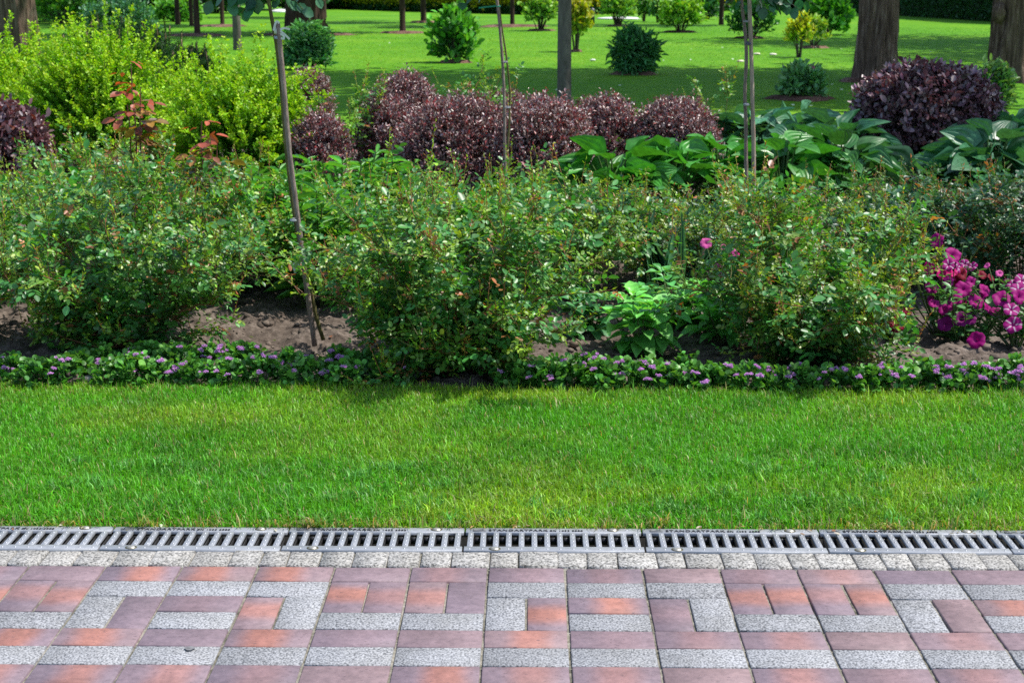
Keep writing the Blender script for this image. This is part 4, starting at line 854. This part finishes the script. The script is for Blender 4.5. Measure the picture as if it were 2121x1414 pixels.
stakeobj('rough brown wooden stake leaning left in the bed, white tape tied round its top',[(652,716),(640,628),(629,545),(614,430),(602,345),(594,262),(586,165),(579,90),(574,47)],6.58,.0120,.0105,M_STAKE,
  [(574,64,0.0129,0.0116,.024,WH,[[(.014,-.012,.004),(.03,-.012,.012),(.055,-.01,.006)],[(.014,-.012,0),(.03,-.012,-.012),(.052,-.012,-.034)],[(-.012,-.014,.0),(-.004,-.016,.03),(.004,-.016,.042),(.012,-.016,.03)],[(.012,-.012,-.012),(.028,-.012,-.018),(.03,-.012,-.034),(.016,-.012,-.030)]]),(575,77,0.0122,0.0109,.008,(.35,.40,.50),[]),
   (621,544,0.0177,0.0143,.010,(.55,.57,.56),[[(-.02,-.012,0),(-.035,-.014,-.006),(-.04,-.014,-.02)],[(-.02,-.012,0),(-.024,-.014,-.02),(-.018,-.014,-.042)]]),(609,455,0.0163,0.0129,.006,(.5,.52,.52),[])],61)
sapling('slim young tree standing just right of the second stake before the double purple mound',[(1060,462),(1052,400),(1050,330),(1055,258),(1057,187),(1052,145),(1048,107),(1041,68),(1035,20),(1028,-10),(1024,-40)],9.85,.0072,.0055,(-.05,0,.34,.36),602,.065,
  [((945,12),(1020,-28),2),((988,2),(1022,-25),1)])
stakeobj('thin weathered stake in front of the double purple mound, bound with thin grey wire',[(1050,470),(1048,390),(1046,300),(1045,220),(1044,170),(1041,120),(1036,60),(1030,10),(1026,-25)],9.78,.0095,.0088,M_STAKE,
  [(1045,128,0.0177,0.0136,.006,GRY,[]),(1050,222,0.0218,0.0150,.006,GRY,[]),(1032,13,0.0136,0.0122,.006,(.02,.25,.16),[[(-.012,0,0),(-.06,0,-.004),(-.12,.01,-.012)]])],62)
sapling('young tree with dull grey-brown stem left of the bamboo cane, dark leaves at the top',[(1556,520),(1550,450),(1547,400),(1545,330),(1545,250),(1542,190),(1547,120),(1544,70),(1537,15),(1534,-20)],9.1,.0115,.0095,(.12,0,.30,.42),603,.066,
  [((1535,12),(1533,-22),1),((1556,20),(1540,-15),1),((1662,24),(1560,-25),6),((1590,22),(1548,-15),5),((1630,10),(1560,-22),4),((1690,10),(1580,-28),5),((1515,4),(1530,-25),2),((1610,14),(1560,-20),4)],m=M_STAKE)
stakeobj('pale bamboo cane with nodes standing at right before the hostas',[(1563,520),(1562,470),(1561,400),(1560,300),(1557,200),(1555,100),(1551,0),(1549,-30)],9.05,.0125,.0112,M_CANE,
  [(1550,90,0.0163,0.0136,.012,(.10,.10,.13),[]),(1545,44,0.0136,0.0122,.006,(.28,.28,.28),[]),(1546,216,0.0150,0.0136,.010,GRY,[])],63)

# ------------------------------------------------------------------ trees
def trunk_mesh(B,h,r,seed,ridge=.06,flare=.35,segs=72,rings=60,lobes=5,taper=.25):
    rng=np.random.default_rng(seed); z=np.linspace(0,1,rings)**1.3*h; a=np.arange(segs)*2*math.pi/segs
    Z,A=np.meshgrid(z,a,indexing='ij'); R=r*(1-taper*Z/h)+r*flare*np.exp(-Z/(r*1.1))*(1+.35*np.cos(lobes*A+seed))
    R=R*(1+.05*np.sin(2*A+Z*1.1+seed)+.04*np.sin(3*A-Z*1.7))
    w=.35*np.sin(Z*1.3+seed)+.15*np.sin(Z*4)
    for k,am in ((9,.5),(17,.35),(31,.22)): R=R+r*ridge*1.5*am*(1-2*np.abs(np.sin(.5*k*A+w*k*.3+rng.uniform(0,6)+.8*np.sin(Z*2.2+A*2))))
    R=R+r*ridge*.9*(vnoise(A*6,Z*2.2,seed,3)-.5)
    X=R*np.cos(A)+.05*r*np.sin(Z*.8+seed); Yv=R*np.sin(A)
    i=np.arange(rings-1)[:,None]*segs; j=np.arange(segs)[None,:]; j2=(j+1)%segs
    F=np.stack([i+j,i+j2,i+segs+j2,i+segs+j],-1).reshape(-1,4); B.add(np.stack([X,Yv,Z],-1).reshape(-1,3),F.ravel(),np.full(len(F),4),(.1,.07,.05))
def tree(label,px,py,wpx,m,seed,h=9,cr=3.2,cz=6.5,n=2600,leaf=.22,ridge=.05,flare=.25,lobes=5,group='park trees',pos=None,burl=None,mulch=0,col=(.04,.12,.025),base_cz=None,name='tree',lean=0):
    p=G(px,py) if pos is None else np.array(pos); s=FPX/np.dot(p-np.array([0,0,CAM_H]),FWD); r=wpx/s/2
    root=thing(name,label,'tree',(p[0],p[1],-.03),group); rng=np.random.default_rng(seed); B=Buf(); trunk_mesh(B,h,r,seed,ridge,flare,72 if wpx>30 else 24,80 if wpx>30 else 30,lobes)
    for k in range(9):
        e=np.array([0,0,cz])+srand(rng,1)[0]*cr*.75; v=np.linspace(0,1,6)[:,None]; st=np.array([0,0,h*rng.uniform(.45,.8)]); tube(B,st*(1-v)+e*v+UP*.3*np.sin(math.pi*v),np.linspace(r*.4,r*.08,6),(.1,.07,.05),6,False)
    if burl:
        bx,bz,br=burl; B.add(ico_v*br*np.array([.8,.8,1.15])+np.array([bx*r,-r*.45,bz]),np.array(ico_f).ravel(),[3]*20,(.1,.07,.05))
    B.build('trunk',m,root,True)
    LB=Buf(); nc=26; cc=srand(rng,nc)*cr*rng.uniform(.35,.95,(nc,1))*np.array([1,1,.8]); k=n//nc
    P=np.concatenate([c+rng.normal(0,cr*.17,(k,3)) for c in cc])+np.array([0,0,cz]); q=len(P); P[:,2]=np.maximum(P[:,2],2.4)
    l=leaf*np.exp(rng.normal(0,.2,q)); scatter(LB,OVATE,P,srand(rng,q),unit(UP*.7+rng.normal(0,.5,(q,3))),l,l*.7,jitcol(rng,np.tile(col,(q,1)),.2,.08)); LB.build('crown',M_TREE,root)
    if mulch:
        MB=Buf(); kk=28; a=np.arange(kk)*2*math.pi/kk; rad=mulch*(1+.18*np.sin(3*a+seed)+.1*np.sin(7*a)); V=np.r_[np.c_[p[0]+rad*np.cos(a),p[1]+rad*.8*np.sin(a),np.full(kk,-.018)],np.c_[p[0]+rad*.8*np.cos(a),p[1]+rad*.64*np.sin(a),np.full(kk,.035)],[[p[0],p[1],.06]]]
        F=[[i,(i+1)%kk,kk+(i+1)%kk,kk+i] for i in range(kk)]+[[kk+i,kk+(i+1)%kk,2*kk] for i in range(kk)]
        MB.add(V,[v for f in F for v in f],[len(f) for f in F],(.1,.06,.05)); mo=tag(MB.build('mulch_patch',M_MULCH,None,True),kind='structure')
    return root
tree('old tree with thick furrowed trunk at right, behind the dark purple round shrub',1815,166,82,M_BARK,701,13,5.2,10,9000,.30,.10,.22,4,'old trees with furrowed trunks',mulch=.55)
tree('old tree with a burl on its trunk, cut off by the right edge',2092,167,88,M_BARK,702,13,5.6,10.5,9500,.30,.10,.2,4,'old trees with furrowed trunks',burl=(-.82,1.05,.17))
tree('old tree with thick grey-brown trunk at the left edge behind the golden shrub',42,112,74,M_BARK,703,13,3.8,9.5,4200,.28,.10,.15,4,'old trees with furrowed trunks')
tree('old tree with broad dark lobed trunk behind the round willow-leaved shrub',632,72,70,M_BARKD,704,13,4.2,9.0,4200,.3,.13,.30,5,'old trees with furrowed trunks',mulch=1.2)
tree('slim tree with smooth grey trunk rising behind the purple mounds',1168,212,28,M_BARKG,705,8,2.3,5.6,2400,.2,.012,.06,3,'slim park trees',col=(.05,.14,.03))
tree('slim tree with grey trunk below the leaning sapling leaves',492,102,17,M_BARKG,706,8,2.4,5.6,2200,.2,.02,.1,3,'slim park trees')
tree('slim dark tree just left of the grey trunk under the sapling leaves',409,73,13,M_BARKD,707,8,2.6,5.6,2200,.22,.03,.15,3,'slim park trees',mulch=.8)
tree('thin dark tree immediately left of the slim dark one, farther off',397,53,9,M_BARKD,708,8,2.6,5.6,1800,.24,.03,.15,3,'slim park trees')
tree('thin dark tree with pale mulch right of the two close trunks',461,54,9,M_BARKD,709,8,2.6,5.6,1800,.24,.03,.15,3,'slim park trees',mulch=.8)
tree('slim dark tree in the sunny lawn, left of the pair before the yellow hedge',834,68,12,M_BARKD,710,8,2.8,5.6,2200,.22,.03,.2,3,'slim park trees',mulch=.6)
tree('slim dark tree close to the yellow hedge, right one of the lawn pair',877,46,11,M_BARKD,711,8,2.8,5.6,1800,.24,.03,.2,3,'slim park trees',mulch=.5)
tree('slim tree on a pale mulch ring right behind the second stake',1061,54,9,M_BARKD,712,8,2.6,5.6,1800,.24,.03,.15,3,'slim park trees',mulch=1.1)
tree('thin tree behind the dark shrub left of the bamboo cane',1494,51,10,M_BARKD,713,8,2.8,5.6,1800,.24,.03,.15,3,'slim park trees')
tree('slim brown tree peeping out right behind the broad dark lobed trunk',672,36,10,M_BARKD,714,8,2.6,5.6,1500,.26,.03,.2,3,'slim park trees')
tree('thin forked tree in the dark grove right of the left old trunk',98,42,12,M_BARKD,715,8,3.2,5.4,2200,.26,.03,.2,3,'slim park trees')
tree('thin dark tree in the grove behind the round clipped shrub',152,46,10,M_BARKD,716,8,3.2,5.4,2200,.26,.03,.2,3,'slim park trees')
tree('dark tree in the grove just right of the round clipped shrub',368,50,10,M_BARKD,717,8,3.0,5.2,2000,.26,.03,.2,3,'slim park trees')

tree('tall old tree standing on the lawn beyond the right edge, shading the hostas',2600,330,150,M_BARK,718,12,3.3,8.6,5200,.24,.10,.2,4,'old trees with furrowed trunks',pos=(10.2,14.6,0))
tree('tall old tree beyond the right edge, farther back beside the thuja hedge',2600,90,80,M_BARK,719,13,5.4,10,7000,.3,.10,.2,4,'old trees with furrowed trunks',pos=(17.5,33.5,0))
tree('tall park tree beyond the right edge, far back on the lawn',2400,95,50,M_BARKD,720,12,5.6,9.5,7000,.3,.05,.2,4,'slim park trees',pos=(15.2,40.0,0))
# ------------------------------------------------------------------ lawn shrubs
def mulch(px,py,r,seed):
    p=G(px,py); MB=Buf(); kk=30; a=np.arange(kk)*2*math.pi/kk; rad=r*(1+.16*np.sin(3*a+seed)+.1*np.sin(7*a+seed)); V=np.r_[np.c_[p[0]+rad*np.cos(a),p[1]+rad*.9*np.sin(a),np.full(kk,-.019)],np.c_[p[0]+rad*.75*np.cos(a),p[1]+rad*.68*np.sin(a),np.full(kk,.03)],[[p[0],p[1],.05]]]
    F=[[i,(i+1)%kk,kk+(i+1)%kk,kk+i] for i in range(kk)]+[[kk+i,kk+(i+1)%kk,2*kk] for i in range(kk)]
    MB.add(V,[v for f in F for v in f],[len(f) for f in F],(.1,.06,.05)); tag(MB.build('mulch_patch',M_MULCH,None,True),kind='structure')
def lawn_shrub(label,px,py,wpx,toppx,nb,lp,leaf,asp,cin,ctip,seed,tm=OVATE,openbase=0,mul=0,Y=None,**k):
    p=G(px,py) if Y is None else atD(px,Y); s=FPX/np.dot(p-np.array([0,0,CAM_H]),FWD); r=wpx/s/2; h=atY(px,toppx,p[1])[2]
    if mul: mulch(px,py,mul*r,seed)
    jj=k.pop('jit',.16); return shrub('lawn_shrub',label,'shrub',p,r,r*.9,h,nb,lp,leaf,asp,cin,ctip,k.pop('mt',M_SOFT),seed,tm,openbase=openbase,jit=jj,t0=k.pop('t0',.4),group='shrubs on the park lawn',z0=openbase if openbase else .12,nst=k.pop('nst',18),sr=.012 if not k.get('sr') else k.pop('sr'),**k)
lawn_shrub('large-leaved bright green shrub alone in the sunny lawn on a dark mulch spot',943,128,84,28,90,16,.13,.62,(0.030,0.150,0.030),(0.120,0.390,0.030),801,mul=.75,jit=.22,spike=.12,spikel=.25,t0=.35)
lawn_shrub('dark green drooping lance-leaved shrub on brown mulch right of the grey trunk',1315,152,90,64,150,16,.12,.30,(0.043,0.179,0.061),(0.072,0.264,0.085),802,LONG,mul=1.0,up=-.1)
lawn_shrub('dense dark green willow-leaved round shrub right of the leaning stake top',640,142,100,52,190,18,.10,.34,(0.048,0.192,0.067),(0.109,0.336,0.109),803,LONG,jit=.12)
lawn_shrub('low grey-green shrub with one pink bloom on a wide mulch ring',1660,203,92,138,120,16,.085,.48,(0.085,0.240,0.096),(0.168,0.384,0.157),804,mul=1.45,
  extra=lambda rng,E,LB,SB:scatter(LB,ROUND,np.tile([.1,-.1,.42],(12,1)),unit(srand(rng,12)+UP*.4),srand(rng,12),.05,.045,np.tile([.5,.2,.28],(12,1))))
lawn_shrub('pale green variegated shrub between the dark purple shrub and the right old trunk',2056,222,78,134,120,15,.085,.40,(0.075,0.195,0.068),(0.195,0.360,0.120),805,LONG)
lawn_shrub('yellow-green vase-shaped shrub with bare forked stems left of the right old trunk',1655,117,56,32,80,13,.085,.55,(0.150,0.330,0.030),(0.510,0.540,0.030),806,openbase=.42,nst=10,sr=.018,stem=(.06,.045,.03))
lawn_shrub('yellow-green leggy shrub right behind the vase-shaped one',1685,98,60,38,80,13,.09,.55,(0.105,0.300,0.045),(0.330,0.480,0.045),807,openbase=.35,nst=14,sr=.014,stem=(.06,.045,.03),mul=.9)
lawn_shrub('tall fresh green shrub behind the yellow-green pair, crossing the top edge',1712,71,96,-16,120,14,.15,.6,(0.053,0.225,0.030),(0.105,0.390,0.030),808,openbase=.12)
lawn_shrub('dark green shrub with two leafy stem clumps directly behind the bamboo cane',1555,78,100,-12,150,14,.11,.6,(0.024,0.128,0.030),(0.060,0.240,0.038),809,openbase=.15,nst=24,mul=.6)
lawn_shrub('bright green rounded shrub on short stems in the far lawn left of the bamboo cane',1410,66,94,-14,130,15,.13,.6,(0.075,0.255,0.030),(0.255,0.495,0.045),810,openbase=.2,nst=26,mul=.7)
lawn_shrub('pale green shrub with a dense bundle of bare stems right of the bollard',1280,54,72,-14,110,13,.13,.6,(0.090,0.270,0.045),(0.270,0.510,0.075),811,openbase=.38,nst=34,sr=.016,mul=.6)
lawn_shrub('light green shrub with spreading bare stems left of the grey trunk',1118,63,72,-8,110,13,.12,.6,(0.090,0.255,0.045),(0.300,0.510,0.075),812,openbase=.38,nst=18,sr=.018,stem=(.05,.04,.03),mul=.8)
lawn_shrub('yellow leggy shrub on thin dark stems half hidden by the grey trunk',1193,106,66,6,90,13,.10,.58,(0.180,0.330,0.030),(.36,.36,.02),813,openbase=.42,nst=9,sr=.018,stem=(.05,.04,.03),mul=.35)
lawn_shrub('small round green shrub right of the stem-bundle shrub, far away',1334,44,32,-8,70,10,.13,.6,(0.045,0.180,0.045),(0.150,0.360,0.060),814,openbase=.25)
lawn_shrub('small thin shrub directly left of the bright rounded one, far away',1362,46,26,-4,50,9,.13,.6,(0.045,0.180,0.045),(0.135,0.300,0.075),815,openbase=.35)
lawn_shrub('dark green far shrub right of the bright rounded one',1465,40,46,-12,80,11,.15,.6,(0.021,0.105,0.030),(0.060,0.225,0.045),816,openbase=.1)
lawn_shrub('pale shrub behind the bollard at the top edge',1228,22,80,-20,90,12,.18,.6,(0.090,0.255,0.060),(0.240,0.450,0.105),817)
lawn_shrub('round clipped blue-green shrub behind the dwarf pine',252,128,172,-8,420,16,.055,.6,(0.033,0.128,0.053),(0.075,0.232,0.105),818,jit=.07,Y=27.5,t0=.6)
# dwarf pine with upright candles
def pine(label,px,Y,rx,ry,h,seed):
    def ex(rng,E,LB,SB):
        k=70
        for i in range(k):
            ph=rng.uniform(0,6.28); q=math.sqrt(rng.random()); b=np.array([rx*q*math.cos(ph),ry*q*math.sin(ph),h*(1-.45*q*q)*rng.uniform(.82,1.0)]); L=rng.uniform(.10,.26); d=unit(UP+rng.normal(0,.07,3)); tube(SB,[b,b+d*L*.6,b+d*L],[.011,.010,.005],(.20,.13,.06),5)
            m=46; t=rng.uniform(-.1,1,m); a=rng.uniform(0,6.28,m); dd=unit(np.c_[np.cos(a)*.5,np.sin(a)*.5,np.ones(m)]); scatter(LB,LANCE,b+d*L*t[:,None],dd,srand(rng,m),.05,.006,jitcol(rng,np.tile([.05,.12,.03],(m,1)),.2,.08))
    shrub('dwarf_pine',label,'shrub',atD(px,Y),rx,ry,h,420,40,.06,.10,(0.021,0.075,0.027),(0.053,0.150,0.053),M_SOFT,seed,LANCE,jit=.12,t0=.6,sup=1.8,up=.8,extra=ex,nst=40,sr=.012)
pine('dwarf mountain pine with many upright candles behind the golden shrubs',258,20.5,.95,.8,.95,821)
pine('second dwarf pine tuft at right, lower, above the right-hand golden shrub',400,19.0,.42,.5,.62,822)
# far greenery
def bank(name,label,cat,px,py,w,d,h,nb,seed,cin,ctip,leaf=.22,mt=M_SOFT,pos=None,rot=0,z0=.04,tipp=1.0,**k):
    p=G(px,py) if pos is None else pos; o=shrub(name,label,cat,p,w,d,h,nb,14,leaf,.6,cin,ctip,mt,seed,OVATE,jit=k.pop('jit',.10),t0=k.pop('t0',.55),sup=4.0,z0=z0,tipp=tipp,nst=20,sr=.03,**k); o.rotation_euler=(0,0,rot); return o
def hedge(label,pts,hh,dd,n,cin,ctip,seed,leaf,mt,tm=OVATE,asp=.6,topc=None):
    rng=np.random.default_rng(seed); A=np.array(pts,float); root=thing('hedge',label,'hedge',(A[0][0],A[0][1],-.03)); LB=Buf(); SB=Buf(); o=A[0]
    sl=np.linalg.norm(np.diff(A,axis=0),axis=1); cs=np.r_[0,np.cumsum(sl)]
    u=rng.random(n)*cs[-1]; X=np.interp(u,cs,A[:,0])-o[0]; Yb=np.interp(u,cs,A[:,1])-o[1]
    face=rng.random(n); z=np.where(face<.72,hh*rng.random(n),hh*rng.uniform(.93,1.03,n)); dy=np.where(face<.72,-dd*.5*(.8+.4*vnoise(u*1.1,z*1.3,seed,3))+rng.normal(0,.06,n),dd*rng.uniform(-.5,.5,n))
    sg=unit(np.diff(A,axis=0)); ii=np.clip(np.searchsorted(cs,u,side='right')-1,0,len(sg)-1); nx=-sg[ii,1]; ny=sg[ii,0]; fl=np.sign(ny+1e-9)*0+np.where(nx*A[ii,0]+ny*A[ii,1]<0,-1,1); nx=nx*fl; ny=ny*fl
    P=np.c_[X+dy*nx,Yb+dy*ny,z]; a=(z/hh)[:,None]; C=np.array(cin)*(1-a**2)+np.array(ctip)*a**2
    if topc is not None:
        k=(z+rng.normal(0,.1,n))>hh*.34; C[k]=np.array(topc)
    l=leaf*np.exp(rng.normal(0,.2,n)); scatter(LB,tm,P,unit(srand(rng,n)+UP*.4+np.array([0,-.5,0])),unit(rng.normal(0,.6,(n,3))+np.array([0,-.6,.6])),l,l*asp,jitcol(rng,C,.25,.09))
    # dark woody core
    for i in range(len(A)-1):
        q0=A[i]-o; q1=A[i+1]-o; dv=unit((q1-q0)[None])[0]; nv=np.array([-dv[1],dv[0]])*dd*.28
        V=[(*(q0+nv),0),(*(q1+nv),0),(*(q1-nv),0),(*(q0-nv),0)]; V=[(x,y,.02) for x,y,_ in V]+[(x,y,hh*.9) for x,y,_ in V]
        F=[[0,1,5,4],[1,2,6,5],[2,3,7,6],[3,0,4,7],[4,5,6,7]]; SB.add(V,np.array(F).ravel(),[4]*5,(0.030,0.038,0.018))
    SB.build('branches',M_CANES,root); LB.build('foliage',mt,root)
hedge('long hedge with dark green foot and golden yellow top along the far lawn edge',[G(690,17)[:2],G(860,23)[:2],G(1140,30)[:2],G(1480,22)[:2],G(1760,12)[:2]],1.15,1.4,60000,(0.022,0.083,0.018),(0.090,0.210,0.030),831,.15,M_GOLD,topc=(.42,.40,.012))
hedge('tall dark thuja hedge at the right behind the old trunks',[G(1650,13)[:2],G(1760,24)[:2],G(2000,38)[:2],G(2140,47)[:2],G(2300,52)[:2]],4.0,1.6,60000,(0.030,0.105,0.033),(0.053,0.165,0.045),832,.17,M_TREE,LANCE,.35)
DK=[('large dark evergreen mass in the left background, right of the left old trunk',95,36,3.2,1.5,3.0),('light leafy shrub in the left grove between the two dark trunks',120,44,1.3,1.0,1.6),('dark leafy thicket behind the round clipped shrub',250,30,3.4,1.5,3.2),
('dark thicket right of the round clipped shrub, behind the thin trunks',390,27,2.6,1.5,3.0),('dark background thicket behind the young tree crown',520,21,4.0,1.5,3.4),('dark thicket behind the broad lobed trunk',610,19,3.2,1.5,3.4),('dark leafy background mass at the far left edge',-30,34,3.0,1.5,3.0)]
for i,(lab,px,py,w,d,h) in enumerate(DK):
    lt_=i==1; bank('background_shrub',lab,'shrub',px,py,w,d,h,420 if not lt_ else 160,840+i,(0.018,0.075,0.018) if not lt_ else (0.045,0.195,0.022),(0.045,0.150,0.030) if not lt_ else (0.135,0.405,0.045),.24 if not lt_ else .16,group='background thickets')
for i,(lab,px,py,w,h) in enumerate([('bright green low shrub at the foot of the left grove',365,44,.9,.7),('leafy green shrub just left of the round clipped shrub',135,48,1.2,1.1),('light shrub glimpsed between the thin trunks below the sapling leaves',442,26,1.4,1.8)]):
    bank('background_shrub',lab,'shrub',px,py,w,.8,h,150,860+i,(0.045,0.195,0.022),(0.150,0.405,0.045),.14,group='background thickets')
# bollard and small pale things in the lawn
p=G(1227,48); root=thing('bollard_light','dark grey bollard lamp with domed cap standing on the far lawn','bollard',(p[0],p[1],-.03)); B=Buf()
s=FPX/np.dot(p-np.array([0,0,CAM_H]),FWD); r=5.2/s; H=27/s
tube(B,[(0,0,0),(0,0,H*.78),(0,0,H*.80)],[r*.9,r*.9,r*.85],(.05,.055,.065),20); B.build('post',M_METAL,root)
B=Buf(); tube(B,[(0,0,H*.80),(0,0,H*.9)],[r*.7,r*.7],(.35,.36,.36),20); B.build('lens',M_METAL,root,True)
B=Buf(); tube(B,[(0,0,H*.9),(0,0,H*.95),(0,0,H*1.08),(0,0,H*1.18),(0,0,H*1.21)],[r*1.05,r*1.08,r*.9,r*.45,.01],(.09,.095,.105),20); B.build('cap',M_METAL,root,True)
stone('pale flat stone in the lawn left of the young tree by the cane',G(1534,127),.055,(.62,.58,.46),11,.4,group='pale stones in the lawn')
stone('pale flat stone pair seen right behind the bamboo cane',G(1568,112),.06,(.62,.58,.46),12,.4,group='pale stones in the lawn')
stone('pale flat stone farthest right, in the sunny streak of lawn',G(1602,113),.06,(.62,.60,.5),13,.4,group='pale stones in the lawn')
stone('small white stone in the lawn between the grey trunk and the drooping shrub',G(1228,125),.04,(.7,.7,.66),14,.5,group='pale stones in the lawn')
stone('white flat well cover behind the stem-bundle shrub',G(1283,39),.65,(.66,.66,.64),15,.10,'well_cover','cover')
stone('small white box lid on the lawn left of the broad lobed trunk',G(579,25),.35,(.7,.7,.68),16,.35,'well_cover','cover')
